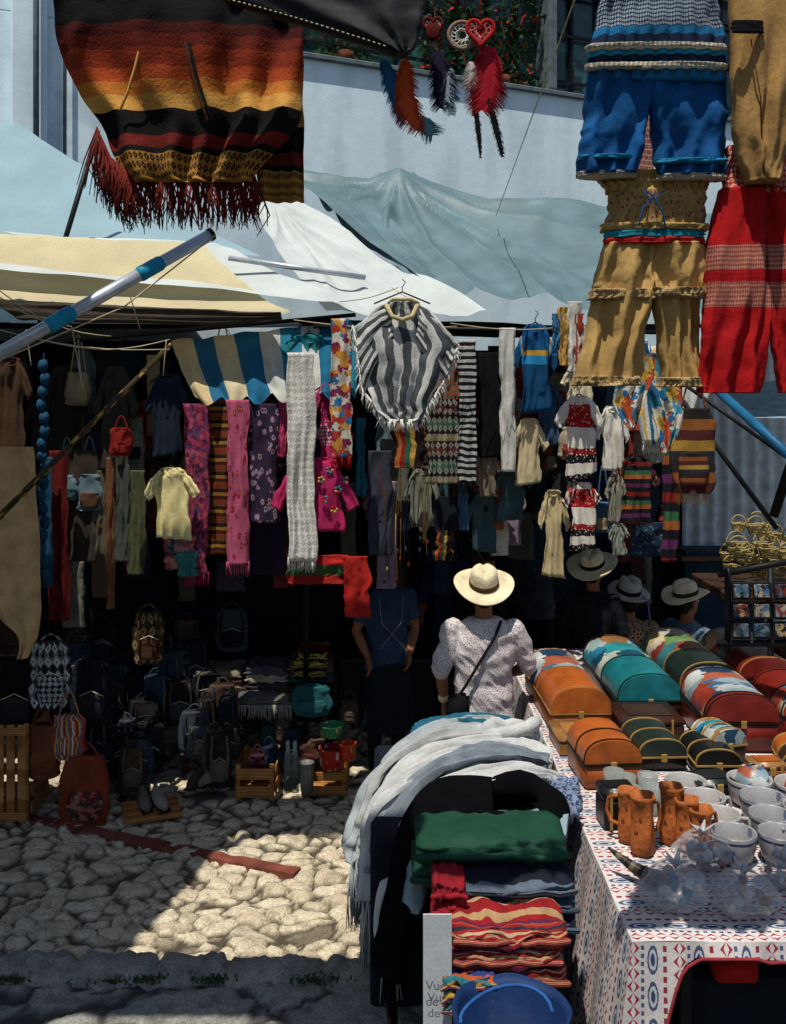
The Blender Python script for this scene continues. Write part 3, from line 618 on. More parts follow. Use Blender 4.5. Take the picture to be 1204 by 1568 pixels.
bd=M('blue_dress_cloth','#16507a',pat=stripes([(0,'#12568a'),(.3,'#c89c3e'),(.36,'#2a8ac0'),(.46,'#10466e')],1,1,.03)); shirt('blue_dress',782,496,858,632,6.5,bd,flare=.02).obj()
for (u0,v0,u1,v1,c_,tr) in [(780,640,842,742,'#c2b28c',None),(855,560,925,618,'#d0c6a4',None),(908,622,968,720,'#dad5c8',None),(820,750,876,882,'#c0ae84',None),(925,720,960,800,'#8a8576',None),(930,800,965,850,'#8a9080',None),(720,690,770,760,'#7a6c5c',None)]: shirt('cotton_blouse',u0,v0,u1,v1,6.55 if u0<900 else 6.5,fab(c_),tr).obj()
emb2=M('embroidered_blouse_motif','#d6d0c4',pat=dots('#dfc8b8',14,24,.25,base=stripes([(0,'#d6d0c4'),(.1,'#a0181a'),(.38,'#d8d2c6'),(.62,'#8a2020'),(.7,'#1a1a1e'),(.8,'#d8d2c6'),(.92,'#1c1a1e')],1,1,.08)))
shirt('embroidered_blouse',846,606,928,736,6.45,emb2,slv=.35,slvmat=fab('#d6d0c4')).obj(); shirt('embroidered_blouse',858,738,924,842,6.47,emb2,slv=.35).obj()
for q in [('#b89048',855,470,870,560),('#cfccc0',868,462,890,570),('#983c2c',880,480,894,560),('#3a6a90',846,480,858,545),('#bfb9ac',890,500,905,580)]: scarf('hanging_ribbon_scarf',q[1],q[2],q[3],q[4],6.3,fab(q[0]),None,2).obj()
ser=M('serape_small','#fff',pat=stripes(['#17181c','#7a1e1c','#17181c','#34603f','#a0582a','#17181c','#5a2a50'],1,2.2,.02)); shirt('serape_jumper',930,700,1016,802,6.5,ser).obj()
scarf('serape_scarf',1014,640,1040,860,6.5,ser,None,2).obj(); scarf('blue_knit_cloth',965,800,1025,852,6.7,M('bknit','#26384c',pat=dots('#7a90a0',12,9,.22))).obj()
b=bag('fringed_wool_bag',1062,690,66,130,6.0,M('woolbag','#5a3a28',pat=stripes(['#2a2420','#8a5028','#4a2420','#a07c34','#2a2a30'],1,1.6,.03)),None,60); b.fringe(S(1034,752,6),S(1090,752,6),40,.08,ochre); b.obj()
b=B('bead_necklaces')
for k in range(16):
    u_=random.uniform(572,670); v0=random.uniform(690,760); v1=v0+random.uniform(60,160); b.strand([S(u_,v0,6.5),S(u_+random.uniform(-5,5),(v0+v1)/2,6.5),S(u_+random.uniform(-8,8),v1,6.5)],.003,random.choice([brown,ochre,dred,char])); b.ell(S(u_,v1,6.5),(.01,.01,.022),random.choice([fab('#8a7a5a'),dred,char]),n=6,m=4)
b.obj()
scarf('black_trousers',655,760,700,860,6.7,ink,None,2).obj(); scarf('motif_sash',664,812,692,858,6.5,multi,None,1).obj()
# ---- floor goods of left stall
def crate(u0,v0,u1,v1,d,depth=.35,vert=False):
    b=B('wooden_crate'); A=S(u0,v1,d);Z=S(u1,v0,d); w_=Z.x-A.x;h=Z.z-A.z;cx=(A.x+Z.x)/2; z0=max(A.z,.015)
    for sx in (-1,1):
        for y in (d,d+depth): b.box((cx+sx*(w_/2-.015),y,z0+h/2),(.03,.03,h),wood,bev=.003)
    if vert:
        n_=max(3,round(w_/.075))
        for k in range(n_): b.box((cx-w_/2+w_*(k+.5)/n_,d-.023,z0+h/2),(w_/n_*.75,.012,h),wood,bev=.002)
        for zz in (z0+.04,z0+h-.04): b.box((cx,d-.036,zz),(w_,.012,.05),wood,bev=.002)
    ns=max(2,round(h/.13))
    for k in range(ns):
        zz=z0+h*(k+.5)/ns; hh=h/ns*.62
        for y in ([d+depth+.021] if vert else [d-.021,d+depth+.021]): b.box((cx,y,zz),(w_,.012,hh),wood,bev=.002,rot=random.uniform(-.01,.01))
        for sx in (-1,1): b.box((cx+sx*(w_/2+.006),d+depth/2,zz),(.01,depth-.06,hh),wood,bev=.002)
    b.box((cx,d+depth/2,z0+.02),(w_-.04,depth-.04,.012),wood,bev=.002)
    return b
crate(-40,1108,44,1256,6.25,vert=True).obj(); crate(362,1172,420,1226,6.62).obj(); crate(462,1180,530,1222,6.68).obj()
def stack(name,u0,u1,v0,v1,d,mats,depth=.35,jit=4):
    b=B(name); n=len(mats); 
    for k,mt in enumerate(mats):
        vt=v1+(v0-v1)*(k+1)/n; vb=v1+(v0-v1)*k/n; j0=random.uniform(-jit,jit);j1=random.uniform(-jit,jit)
        L=S(u0+j0,(vt+vb)/2,d);Rr=S(u1+j1,(vt+vb)/2,d); hh=abs(vb-vt)/F*d*.54
        P=[]
        nn=40
        for i in range(41):
            f=i/40; row=[]; c=L.lerp(Rr,f); sd=k*7.7+u0
            e=1-.3*max(0,abs(f-.5)*2-.88)/.12
            for j in range(nn):
                a=2*math.pi*j/nn; ca=math.cos(a);sa=math.sin(a)
                y=depth/2+math.copysign(abs(ca)**.45,ca)*depth/2*e; z=math.copysign(abs(sa)**.6,sa)*hh*e
                z+=.02*noise.noise(Vector((f*4+sd,ca*2,sa)))+.014*(.2-abs(noise.noise(Vector((f*8+sd,ca*3+f*4,sa))))); y+=.024*noise.noise(Vector((f*5,sd,sa*2)))+.01*noise.noise(Vector((f*16,sd,sa*5)))
                row.append(Vector((c.x,c.y+y,c.z+z)))
            P.append(row)
        UV=[[(j/nn,i/40) for j in range(nn)] for i in range(41)]
        b.grid(P,mt,True,UV,True,True)
        b.chain([L.lerp(Rr,q/8)+Vector((0,-.002+.014*noise.noise(Vector((q,sd,1))),-.006+.014*noise.noise(Vector((q*1.3,sd,5))))) for q in range(9)],hh*.3,mt,8)
    return b
b=B('display_table'); b.box((-1.0,7.35,.62),(1.15,.6,.04),dwood)
for sx in (-1.5,-.5):
    for y in (7.1,7.6): b.box((sx,y,.3),(.04,.04,.6),dwood)
b.obj()
stack('folded_clothes',300,372,1030,1064,7.05,[fab(c_) for c_ in ('#4c4036','#8a7a5a','#5a342a','#6c6658')]).obj()
stack('folded_clothes',375,440,1024,1068,7.05,[fab(c_) for c_ in ('#7a7460','#33343a','#9a9280','#4a4a50')]).obj()
b=stack('fringed_shawl',365,448,1066,1082,6.95,[fab('#5a5854')]); b.fringe(S(366,1082,6.93),S(448,1082,6.93),70,.09,fab('#9a968a'),.003); b.obj()
stack('folded_clothes',440,512,1016,1066,7.1,[fab(c_) for c_ in ('#4a3a2e','#2e4a4a','#5a4a3a')]).obj()
stack('woven_blanket',452,498,1000,1040,7.0,[M('wbl','#fff',pat=stripes(['#17181c','#a86a2c','#6a1c1a','#17181c','#98883a'],0,2,.02))]*3).obj()
bag('teal_cap',478,1072,62,44,6.9,fab('#245658'),None,5).obj()
pk=M('grey_aztec','#6a6a68',pat=weave('#b8b8b0',5,5,base=stripes(['#3a3c40','#6c6e70','#2a2c30'],1,2,.02),fg2='#17181c'))
backpack('aztec_backpack',78,1032,64,104,6.35,pk,pk).obj(); backpack('black_backpack',22,1065,70,120,6.5,black,char).obj()
backpack('black_backpack',140,1060,60,100,6.7,ink,char).obj()
mb=M('woven_multi','#fff',pat=stripes(['#c8c0b0','#b85a2a','#7a2430','#c8944a','#2a6a80','#a83a2a'],0,3,.08)); bag('woven_shoulder_bag',106,1128,52,66,6.3,mb,mb,40).obj()
bag('brown_leather_bag',65,1150,56,80,6.3,M('brown_leather','#6a3a22',rough=.4),None,30).obj()
rb=M('rose_tapestry_bag','#6a2a28',pat=cells(['#5a2020','#a05048','#3a3028','#8a6a5a'],7,7,.4)); bag('tapestry_bag',130,1210,78,108,6.28,M('russet_leather','#7c3420',rough=.45),rb,26).obj()
bag('brown_leather_bag',14,935,50,130,6.3,M('dark_brown_leather','#2c1a12',rough=.4),None,40).obj()
backpack('brown_pattern_bag',228,975,50,80,6.8,M('bpb','#3a2c20',pat=weave('#907850',4,4)),brown).obj()
for k in range(44):
    u_=random.uniform(110,360); v_=random.uniform(940,1200); dd_=7.5-(v_-940)/260*1.0; backpack('dark_backpack' if k%2 else 'dark_handbag',u_,v_,random.uniform(30,56),random.uniform(44,84),dd_,fab(random.choice(['#0e1014','#161a22','#1c1a1a','#22262c','#2c2420','#3a4048','#4a3a2c','#2a3c4c','#5a4a3a'])),fab(random.choice(['#14161a','#2a2e36','#3a3a3a','#5a5248'])),fab(random.choice(['#8a8a88','#30343a','#a09a8a']))).obj()
for k in range(12): 
    u_=random.uniform(370,545); v_=random.uniform(1085,1170); bag('small_purse',u_,v_,random.uniform(24,36),random.uniform(28,40),7.2-(v_-1085)/85*.4,fab(random.choice(['#1c2a3a','#4a2a22','#2a3a34','#5a4a3a','#14161a','#3a1c24'])),None,16).obj()
b=B('shoe_board'); b.box((S(232,1240,6.4)),(.36,.3,.03),wood,rot=.35); b.obj()
def shoe(u,v,d,mat,rot,name='leather_sandal',tilt=0):
    b=B(name); P=[]; L=.25
    mxr=Matrix.Rotation(rot,3,'Z')@Matrix.Rotation(tilt,3,'X'); c=S(u,v,d)
    for i in range(13):
        t=i/12; w_=.042*(math.sin(math.pi*min(1,.12+t*.8))**.5); hh=.035+.045*(1-t)**1.5
        if t>.9: w_*=.7
        row=[]
        for j in range(14):
            a=2*math.pi*j/14; row.append(c+mxr@Vector((w_*math.cos(a),t*L-L/2,hh*max(-.25,math.sin(a)))))
        P.append(row)
    b.grid(P,mat,True,None,True,True); b.box(c+mxr@Vector((0,0,-.014)),(.075,.26,.012),black,mx=mxr,bev=.005); return b
for (u_,v_,c_,r_,d_) in [(222,1230,'#6a6458',.4,6.42),(246,1228,'#8a8478',.5,6.38),(300,1196,'#3a3634',-.2,6.6),(320,1192,'#7a7068',-.3,6.62)]: shoe(u_,v_,d_,fab(c_),r_+3.14).obj()
for (u_,v_,r_,h_,c1,c2) in [(508,1160,.085,.14,'#9a241c','#c8c0b0'),(508,1118,.08,.08,'#2c7a50','#c8b888'),(532,1150,.06,.12,'#a83820','#c8a040'),(470,1190,.05,.2,'#6c6c66','#8a8a80')]:
    b=B('painted_pot'); mt=M('pot'+c1[1:],c1,rough=.4,pat=dots(c2,14,5,.3,fg2='#a88030')); p=S(u_,v_,6.6); r=r_;h=h_
    b.lathe(p-Vector((0,0,h/2)),[(0.01,0),(r*.75,0),(r*.9,h*.2),(r,h*.9),(r*1.06,h),(r*.96,h),(r*.9,h*.8),(.01,h*.7)],mt); b.obj()
b=B('glass_bottle')
for u_ in (441,452): b.lathe(S(u_,1212,6.6),[(.01,0),(.028,0),(.03,.2),(.014,.28),(.014,.34)],M('bglass','#5a6a68',rough=.1,alpha=.6))
b.obj()
# ---------------- RIGHT TABLE
X0=.85; ZT=.85
def tcp(n,uv,ob,c):
    s=n.sep(uv); x=n.m('FRACT',n.m('MULTIPLY',s[0],1.55)); y=n.m('MULTIPLY',s[1],1.6)
    tri=n.m('PINGPONG',n.m('MULTIPLY',y,14),.5); dx=n.m('ABSOLUTE',n.m('SUBTRACT',x,.2)); k=n.m('LESS_THAN',dx,n.m('MULTIPLY',tri,.28)); c=n.mix(k,c,C('#94303a'))
    k=n.m('LESS_THAN',dx,n.m('MULTIPLY',tri,.12)); c=n.mix(k,c,C('#d0c8c4'))
    yy=n.m('SUBTRACT',n.m('FRACT',n.m('MULTIPLY',y,5)),.5); xx=n.m('MULTIPLY',n.m('SUBTRACT',x,.62),1.2); r=n.m('ADD',n.m('SQRT',n.m('ADD',n.m('MULTIPLY',xx,xx),n.m('MULTIPLY',n.m('MULTIPLY',yy,yy),.12))),n.m('MULTIPLY',n.m('SUBTRACT',n.noise(uv,60,2),.5),.05))
    k=n.m('LESS_THAN',r,.14); c=n.mix(k,c,C('#46526c')); k=n.m('LESS_THAN',r,.10); c=n.mix(k,c,C('#b8bcc4')); k=n.m('LESS_THAN',r,.06); c=n.mix(k,c,C('#3c4660'))
    d2=n.m('ABSOLUTE',n.m('SUBTRACT',x,.4)); k=n.m('MULTIPLY',n.m('LESS_THAN',d2,.035),n.m('GREATER_THAN',n.m('FRACT',n.m('MULTIPLY',y,22)),.45)); c=n.mix(k,c,C('#46547a'))
    d2=n.m('ABSOLUTE',n.m('SUBTRACT',x,.88)); k=n.m('MULTIPLY',n.m('LESS_THAN',d2,.04),n.m('GREATER_THAN',n.m('FRACT',n.m('MULTIPLY',y,18)),.4)); c=n.mix(k,c,C('#84303c'))
    return c
tcm=M('patterned_tablecloth_fabric','#c8c2be',pat=tcp,var=.25)
b=B('market_table')
def addg(fn,nu_,nv_,mat):
    P=[];UV=[]
    for i in range(nv_+1):
        r=[];q=[]
        for j in range(nu_+1):
            p,uv=fn(j/nu_,i/nv_); r.append(p);q.append(uv)
        P.append(r);UV.append(q)
    b.grid(P,mat,UV=UV)
addg(lambda s,t:(Vector((X0-.015+2.4*s,3.42+3.9*t,ZT+.006*noise.noise(Vector((s*9,t*12,0))))),(3.9*t*4,2.4*s)),40,60,tcm)
def sx_(y,t): return .015+.09*t+.05*t**.7*(.5+.5*math.sin(y*13+1.8*math.sin(y*3)))
def side(s,t):
    y=3.42+3.9*s; return Vector((X0-sx_(y,t),y,ZT-.8*t)),(y*4,t*.8)
addg(side,240,16,tcm)
def frl(s): return .8 if s<.02 else max(.05,.8*max(0,1-s/.07)**1.4+.05+.025*math.sin(s*34)+.01*math.sin(s*110))
def front(s,t):
    lim=frl(s); x=X0+2.4*s-sx_(3.42,t*lim/.8)*max(0,1-s/.03); return Vector((x,3.42-.02*t*abs(math.sin(x*12))*min(1,s*40),ZT-lim*t)),(x*4,t*lim)
addg(front,200,8,tcm)
trim=fab('#8c3038')
b.chain([Vector((X0+2.4*s,3.40,ZT-frl(s))) for s in [k/110 for k in range(4,110)]],.006,trim,6)
for xx in (X0+.25,3.1):
    for yy in (3.7,7.2): b.box((xx,yy,.41),(.05,.05,.82),dmetal)
b.obj()
b=B('red_cash_box'); b.box(S(1122,1475,3.75),(.16,.12,.09),red,bev=.01,seg=2); b.box(S(1122,1466,3.68),(.1,.012,.02),fab('#e0a080')); b.obj()
b=B('storage_box'); b.box((1.9,4.4,.25),(1.6,1.2,.5),ink); b.obj()
def chest(x,y,w_,L,hb,ha,body,lid1,lid2,band,rot=0,split=.5,nb=3):
    b=B('painted_wooden_chest'); mx=Matrix.Rotation(rot,3,'Z'); c=Vector((x,y+L/2,ZT+.006))
    f=lambda q: c+mx@Vector(q)
    b.box(f((0,0,hb/2)),(w_,L,hb),body,mx=mx,bev=.01,seg=2)
    def arc(y0,y1,r,mat,caps):
        P=[];UV=[];k=22
        for yy in (y0,(y0+y1)/2,y1):
            row=[];uu=[]
            for j in range(k+1):
                a=math.pi*j/k; row.append(f((-(w_/2+r)*math.copysign(abs(math.cos(a))**.8,math.cos(a)),yy,hb+.002+(ha+r)*math.sin(a)**.85))); uu.append((j/k,(yy+L/2)/L))
            P.append(row);UV.append(uu)
        b.grid(P,mat,UV=UV)
        if caps:
            for yy in (0,2):
                ring=[q.copy() for q in P[yy]]
                o=len(b.v); b.v.extend(ring); ids=tuple(range(o,o+k+1)); b.face(ids,tuple((j/k,.5) for j in range(k+1)),b.mi(mat),False)
    arc(-L/2,-L/2+L*split,0,lid1,True); arc(-L/2+L*split,L/2,.001,lid2,True)
    for yy in [-L/2+.012,-L/2+L*split-.006,L/2-.03][:nb]: arc(yy,yy+.012,.004,band,True)
    b.box(f((0,-L/2-.004,hb*.96)),(w_*1.01,.006,.008),band,mx=mx,bev=0); b.box(f((0,-L/2-.006,hb*.92)),(.03,.012,.04),fab('#a08040'),mx=mx,bev=.003)
    b.box(f((-w_/2-.003,0,hb-.004)),(.006,L,.008),band,mx=mx,bev=0)
    return b
gl=dict(rough=.35,spec=.45,bump=.15,var=.5)
org=M('orange_lacquer','#ac5820',**gl); tea=M('teal_lacquer','#1a7278',**gl); grn=M('dark_green_lacquer','#1e2c26',**gl); rdl=M('red_lacquer','#7c221a',**gl); ocl=M('ochre_lacquer','#a0723e',**gl); blk=M('black_lacquer','#101212',**gl); brl=M('brown_lacquer','#3c2418',**gl)
pt1=M('painted_lid_a','#fff',pat=cells(['#b8bdb8','#983a28','#3a6a90','#b89060','#b8bdb8','#26405a','#a85a40','#8aa0a8'],4,6,.3),**gl)
pt2=M('painted_lid_b','#fff',pat=cells(['#2a7698','#b8bcb0','#1c5a80','#90a8a8','#986a40','#2a8a90','#1c4a60'],4,6,.3),**gl)
pt3=M('painted_lid_c','#fff',pat=cells(['#bcb6a0','#3c7a80','#a84a30','#b8a070','#b8b8b0','#6a8a50','#903a30'],4,6,.3),**gl)
gold=M('gold_trim','#a08048',rough=.4,bump=.1); dk=M('dark_trim','#1c1812',rough=.5,bump=.1)
chest(1.04,5.5,.34,.85,.11,.14,org,org,pt1,ocl,.04,.5).obj()
chest(1.50,5.75,.38,.95,.10,.15,brl,tea,pt2,dk,.03,.45).obj()
chest(1.94,6.0,.37,.9,.10,.15,grn,grn,pt3,gold,.02,.4).obj()
chest(2.36,6.15,.36,.8,.10,.14,rdl,rdl,pt3,gold,0,.4).obj()
chest(2.76,6.2,.34,.8,.12,.14,ocl,ocl,pt1,dk,0,.5).obj()
chest(1.87,5.2,.38,.55,.16,.14,rdl,rdl,pt1,dk,-.03,.12).obj()
chest(2.32,5.35,.36,.5,.14,.12,rdl,pt1,rdl,dk,-.03,.4).obj()
chest(1.05,4.72,.28,.34,.12,.11,org,org,org,dk,.08,.5,2).obj()
chest(1.36,4.95,.24,.36,.07,.08,blk,grn,grn,gold,.05,.5).obj()
chest(1.62,4.86,.22,.32,.06,.07,blk,blk,blk,gold,.0,.5).obj()
chest(1.70,5.02,.2,.2,.1,.08,brl,pt2,pt2,gold,.3,.5).obj()
chest(2.05,4.75,.24,.3,.08,.08,org,brl,org,gold,-.2,.5).obj()
chest(2.35,4.8,.3,.35,.09,.1,rdl,pt1,rdl,gold,.1,.5).obj()
def sbox(x,y,w_,L,h,m1,m2,rot=0,z=0,name='lacquered_box'):
    b=B(name); mx=Matrix.Rotation(rot,3,'Z'); c=Vector((x,y+L/2,ZT+.008+z)); b.box(c+Vector((0,0,h*.35)),(w_,L,h*.7),m1,mx=mx,bev=.005); b.box(c+Vector((0,0,h*.86)),(w_*1.04,L*1.03,h*.27),m2,mx=mx,bev=.008,seg=2)
    for s in (-.3,.3): b.box(c+mx@Vector((w_*s,-L/2-.006,h*.5)),(.012,.008,h),gold,mx=mx,bev=.001)
    b.box(c+mx@Vector((0,-L/2-.012,h*.72)),(.03,.01,.04),gold,mx=mx,bev=.002); b.box(c+Vector((0,0,h*1.0+.003)),(w_*.7,L*.6,.004),m1,mx=mx,bev=0)
    return b
sbox(1.02,5.15,.3,.3,.09,ocl,ocl,.04).obj(); sbox(1.42,5.35,.34,.32,.12,brl,brl,.03).obj(); sbox(.99,4.28,.15,.13,.17,blk,blk,.1).obj(); sbox(1.5,4.55,.18,.16,.1,blk,grn,.2).obj(); sbox(2.5,5.0,.3,.2,.14,ocl,ocl).obj()
sbox(1.82,4.72,.16,.12,.12,org,ocl,.1,name='labelled_box').obj()
for (x,y,r_,mt) in [(1.92,4.55,.1,pt3),(2.15,4.45,.1,org),(1.7,4.62,.09,pt1)]:
    b=B('painted_gourd'); b.lathe((x,y,ZT+.008),[(.01,0),(r_*.6,.005),(r_,.06),(r_*.8,.12),(r_*.3,.15),(.01,.155)],mt); b.obj()
mugm=M('grey_enamel','#a8a5a2',rough=.3,spec=.4,var=.25,bump=.05); mugb=M('blue_white_enamel','#949396',rough=.3,spec=.4,var=.3,bump=.05,pat=dots('#5c6478',7,6,.3)); dec=M('mug_deco','#3a3f58',rough=.3)
def mug(u,v,r=.075,h=.1,mat=mugm,rot=0):
    p=T(u,v,ZT+h); p.z=ZT+.008; b=B('ceramic_mug')
    b.lathe(p,[(.005,0),(r*.62,0),(r*.8,h*.12),(r*.95,h*.5),(r,h*.96),(r*.985,h),(r*.93,h*.96),(r*.88,h*.5),(r*.6,h*.1),(.005,h*.08)],mat,32)
    b.lathe(p,[(r*.975,h*.78),(r*.995,h*.8),(r*1.003,h*.84),(r*.99,h*.86)],dec,32)
    dr=Vector((math.cos(rot),math.sin(rot),0)); b.chain([p+dr*(r*.92)+Vector((0,0,h*.8)),p+dr*(r*1.35)+Vector((0,0,h*.78)),p+dr*(r*1.5)+Vector((0,0,h*.5)),p+dr*(r*1.3)+Vector((0,0,h*.22)),p+dr*(r*.85)+Vector((0,0,h*.2))],.009,mat,8); b.obj()
for (u_,v_,r_,mt,ro) in [(1050,1196,.11,mugm,0),(1080,1220,.105,mugm,.3),(1103,1247,.1,mugm,0),(1148,1193,.12,mugm,.5),(1168,1220,.115,mugb,0),(1124,1275,.105,mugb,2.5),(1180,1247,.105,mugb,.2),(1194,1275,.1,mugb,1),(1222,1200,.12,mugm,0),(1236,1236,.115,mugm,0),(1242,1300,.1,mugb,0)]: mug(u_,v_,r_*.86,.12,mt,ro)
gls=M('clear_glass','#a0a8a4',rough=.08,alpha=.55,spec=.6,bump=0)
for (u_,v_) in ((958,1190),(992,1188),(966,1208),(1000,1206),(940,1182)):
    p=T(u_,v_,ZT+.12); p.z=ZT+.008; b=B('drinking_glass'); b.lathe(p,[(.005,0),(.035,0),(.05,.12),(.047,.12),(.033,.01),(.005,.01)],gls,20); b.obj()
clay=M('carved_clay','#b0622f',rough=.6,bump=.8,bscale=35,var=.6,pat=dots('#6a3418',7,9,.2))
def cup(u,v,h=.24,rot=0,r=.044):
    b=B('carved_clay_cup'); p=T(u,v,ZT); p.z+=.008
    mx=Matrix.Rotation(rot,3,'Z')
    b.lathe(p,[(.004,0),(r*.9,0.0),(r*1.0,.012),(r*1.06,.06),(r*.98,.11),(r*.94,.15),(r*1.0,h-.03),(r*1.12,h-.012),(r*1.12,h),(r*.98,h),(r*.85,.15),(.005,.10)],clay,44,fn=lambda q,a:q+Vector((math.cos(a),math.sin(a),0))*(.006*math.sin(a*4+q.z*60)*math.sin(q.z*70)) if math.hypot(q.x,q.y)>.03 else q)
    b.chain([p+mx@Vector((.04,.0,h*.85)),p+mx@Vector((.08,.0,h*.8)),p+mx@Vector((.09,.0,h*.55)),p+mx@Vector((.075,.0,h*.35)),p+mx@Vector((.04,.0,h*.3))],.008,clay,8)
    b.obj()
cup(984,1308,.24,.4,.048); cup(962,1290,.22,2.8,.04); cup(1028,1292,.24,-.2,.046); cup(1052,1302,.21,.2,.046); cup(1074,1310,.19,.5,.046)
b=B('cow_horn'); pts=[]
for k in range(12):
    t=k/11; pts.append(T(932+95*t,1298+52*math.sin(t*1.5),ZT+.06-.03*t+.05*(1-t)**2))
b.chain(pts,[.004+.036*(k/11)**.8 for k in range(12)],M('horn','#3a342e',rough=.35,pat=stripes(['#2a261f','#6a6252','#3a342a'],1,6,.1)),12); b.obj()
pl=M('plastic_film','#ccd0d4',rough=.25,alpha=.3,spec=.6,bump=.5,bscale=22); 
def pbag(u,v,r,fill):
    p=T(u,v,ZT); p.z=ZT+.01+r*.62; b=B('plastic_bag_of_trinkets')
    sd=random.random()*9
    def fn(q): 
        k=1+.22*noise.noise(q*1.8+Vector((sd,0,0)))+.2*(.3-abs(noise.noise(q*3.2+Vector((0,sd,0)))))+.05*noise.noise(q*9+Vector((0,sd,0))); return q*k
    b.ell(p,(r,r*.9,r*.66),pl,n=64,m=44,fn=fn)
    for k in range(18):
        q=p+Vector((random.uniform(-.6,.6)*r,random.uniform(-.6,.6)*r,random.uniform(-.35,.3)*r)); z_=random.uniform(.12,.26); mxq=Matrix.Rotation(random.uniform(0,3),3,'Z')@Matrix.Rotation(random.uniform(0,2),3,'X'); b.ell(q,(r*z_,r*.14,r*z_*.7),random.choice(fill),rot=mxq,n=12,m=8,fn=lambda z:z*(1+.5*noise.noise(z*2)))
    top=p+Vector((0,0,r*.6))
    for k in range(6):
        a=k*1.05; b.chain([top,top+Vector((.02*math.cos(a),.02*math.sin(a),.02)),top+Vector((.05*math.cos(a),.05*math.sin(a),.02+.03*random.random()))],[.006,.012,.004],M('plastic_tie','#b8babe',rough=.3,alpha=.7),6,flat=.3)
    b.obj()
wf=[fab('#c8c4bc'),fab('#b0a098'),fab('#8a6458'),fab('#bfc4c8')]
pbag(1035,1392,.12,wf+[fab('#3a90a8')]); pbag(1075,1330,.105,wf); pbag(1140,1400,.115,wf+[fab('#985a48')]); pbag(1200,1360,.08,wf)
# ---------------- TEXTILE DISPLAY
b=B('textile_stand'); b.box((.29,4.85,.42),(.78,1.15,.8),ink,bev=.02); b.box((.40,3.95,.34),(.5,.55,.62),ink,bev=.02); b.box((.40,3.55,.25),(.44,.35,.46),ink,bev=.02); b.obj()
wsc=M('white_wool','#b8bab8',bump=.4,bscale=70,var=.35); wsc2=M('grey_white_wool','#9aa2a4',bump=.4,bscale=70,var=.35)
def wrap(name,path,wds,th,mat,folds=4,amp=.02,nu=60,fr=None,frl=.15,nv=70,frn=60,axis=Vector((0,1,0)),rid=2.0):
    b=B(name); rows=[]
    for p,wd in zip(path,wds):
        p=Vector(p); rows.append((p-axis*wd,p+axis*wd))
    b.tube(rows,mat,th,folds,amp*1.5,nu=nu,nv=nv,wob=.03,rid=rid)
    if fr:
        for q in (-.012,.012): b.fringe(rows[-1][0]+Vector((q,0,0)),rows[-1][1]+Vector((q,0,0)),frn,frl,fr,.0034,.16)
    return b
ax=Vector((.25,1,0)).normalized()
wrap('white_wool_scarf',[(.78,5.25,.84),(.5,5.3,.91),(.2,5.2,.90),(-.02,5.05,.80),(-.12,4.92,.62),(-.15,4.85,.50)],[.16,.2,.2,.2,.17,.16],.035,wsc2,7,.03,140,wsc2,.30,frn=110,axis=ax).obj()
wrap('white_wool_scarf',[(.80,4.95,.90),(.55,4.95,.96),(.25,4.85,.95),(.02,4.7,.86),(-.07,4.6,.64),(-.09,4.55,.48)],[.14,.18,.2,.18,.16,.15],.035,wsc,7,.03,140,wsc,.32,frn=110,axis=ax).obj()
wrap('white_wool_scarf',[(.78,4.66,.9),(.6,4.62,.95),(.32,4.55,.95),(.14,4.45,.86),(.03,4.36,.6),(.01,4.30,.42)],[.08,.11,.13,.13,.11,.10],.035,wsc,4,.026,110,wsc,.28,frn=70,axis=ax).obj()
wrap('grey_wool_scarf',[(.76,4.82,.94),(.55,4.80,1.0),(.3,4.72,1.0),(.08,4.6,.91),(-.04,4.5,.72),(-.07,4.46,.6)],[.04,.05,.06,.06,.05,.05],.025,fab('#78828a'),3,.02,50,fab('#78828a'),.2,frn=30,axis=ax).obj()
wrap('pale_grey_scarf',[(.74,5.1,.96),(.5,5.12,1.0),(.2,5.05,.98),(-.03,4.92,.87),(-.12,4.82,.7),(-.15,4.78,.56)],[.05,.06,.07,.06,.05,.05],.025,fab('#a4a8a6'),3,.02,50,fab('#a4a8a6'),.2,frn=30,axis=ax).obj()
wrap('teal_scarf',[(.72,5.45,.88),(.4,5.48,.93),(.12,5.38,.89)],[.09,.1,.08],.03,fab('#1f5a70'),4,.02,40,axis=ax).obj()
b=B('white_wool_scarf')
for k in range(5):
    c=Vector((.60,5.12,.96)); pts=[c+Vector((.15*math.cos(a+k),.12*math.sin(a+k)*.6,.03*math.sin(a*2+k)+.015*k)) for a in [j*.35 for j in range(13)]]
    b.chain(pts,[.024+.012*math.sin(j*.8+k) for j in range(13)],wsc,14)
b.obj()
blk2=M('black_wool','#08090b',bump=.5,rough=1,spec=.05)
b=B('black_wool_scarf')
ring=[]
for k in range(21):
    a=2.6-k*.25; ring.append(Vector((.47+.23*math.cos(a),4.28+.2*math.sin(a),.96+.02*math.sin(a*2))))
b.chain(ring,[.06+.012*math.sin(k*1.3) for k in range(21)],blk2,14)
b.tube([(Vector((.42,4.1,1.0)),Vector((.45,4.45,1.0))),(Vector((.25,4.05,.98)),Vector((.22,4.45,.98))),(Vector((.08,4.0,.85)),Vector((.08,4.35,.85))),(Vector((.02,3.95,.6)),Vector((0.0,4.25,.58))),(Vector((.0,3.92,.40)),Vector((-.02,4.2,.40)))],blk2,.05,4,.03,nu=60,nv=40)
b.fringe(Vector((.0,3.92,.41)),Vector((-.02,4.2,.41)),120,.2,blk2,.004,.15); b.obj()
b=wrap('pale_blue_cloth',[(.74,4.15,.93),(.5,4.12,.93),(.16,4.05,.9),(.09,4.0,.7)],[.1,.14,.14,.1],.03,fab('#7e929c'),3,.015,40,axis=ax); b.obj()
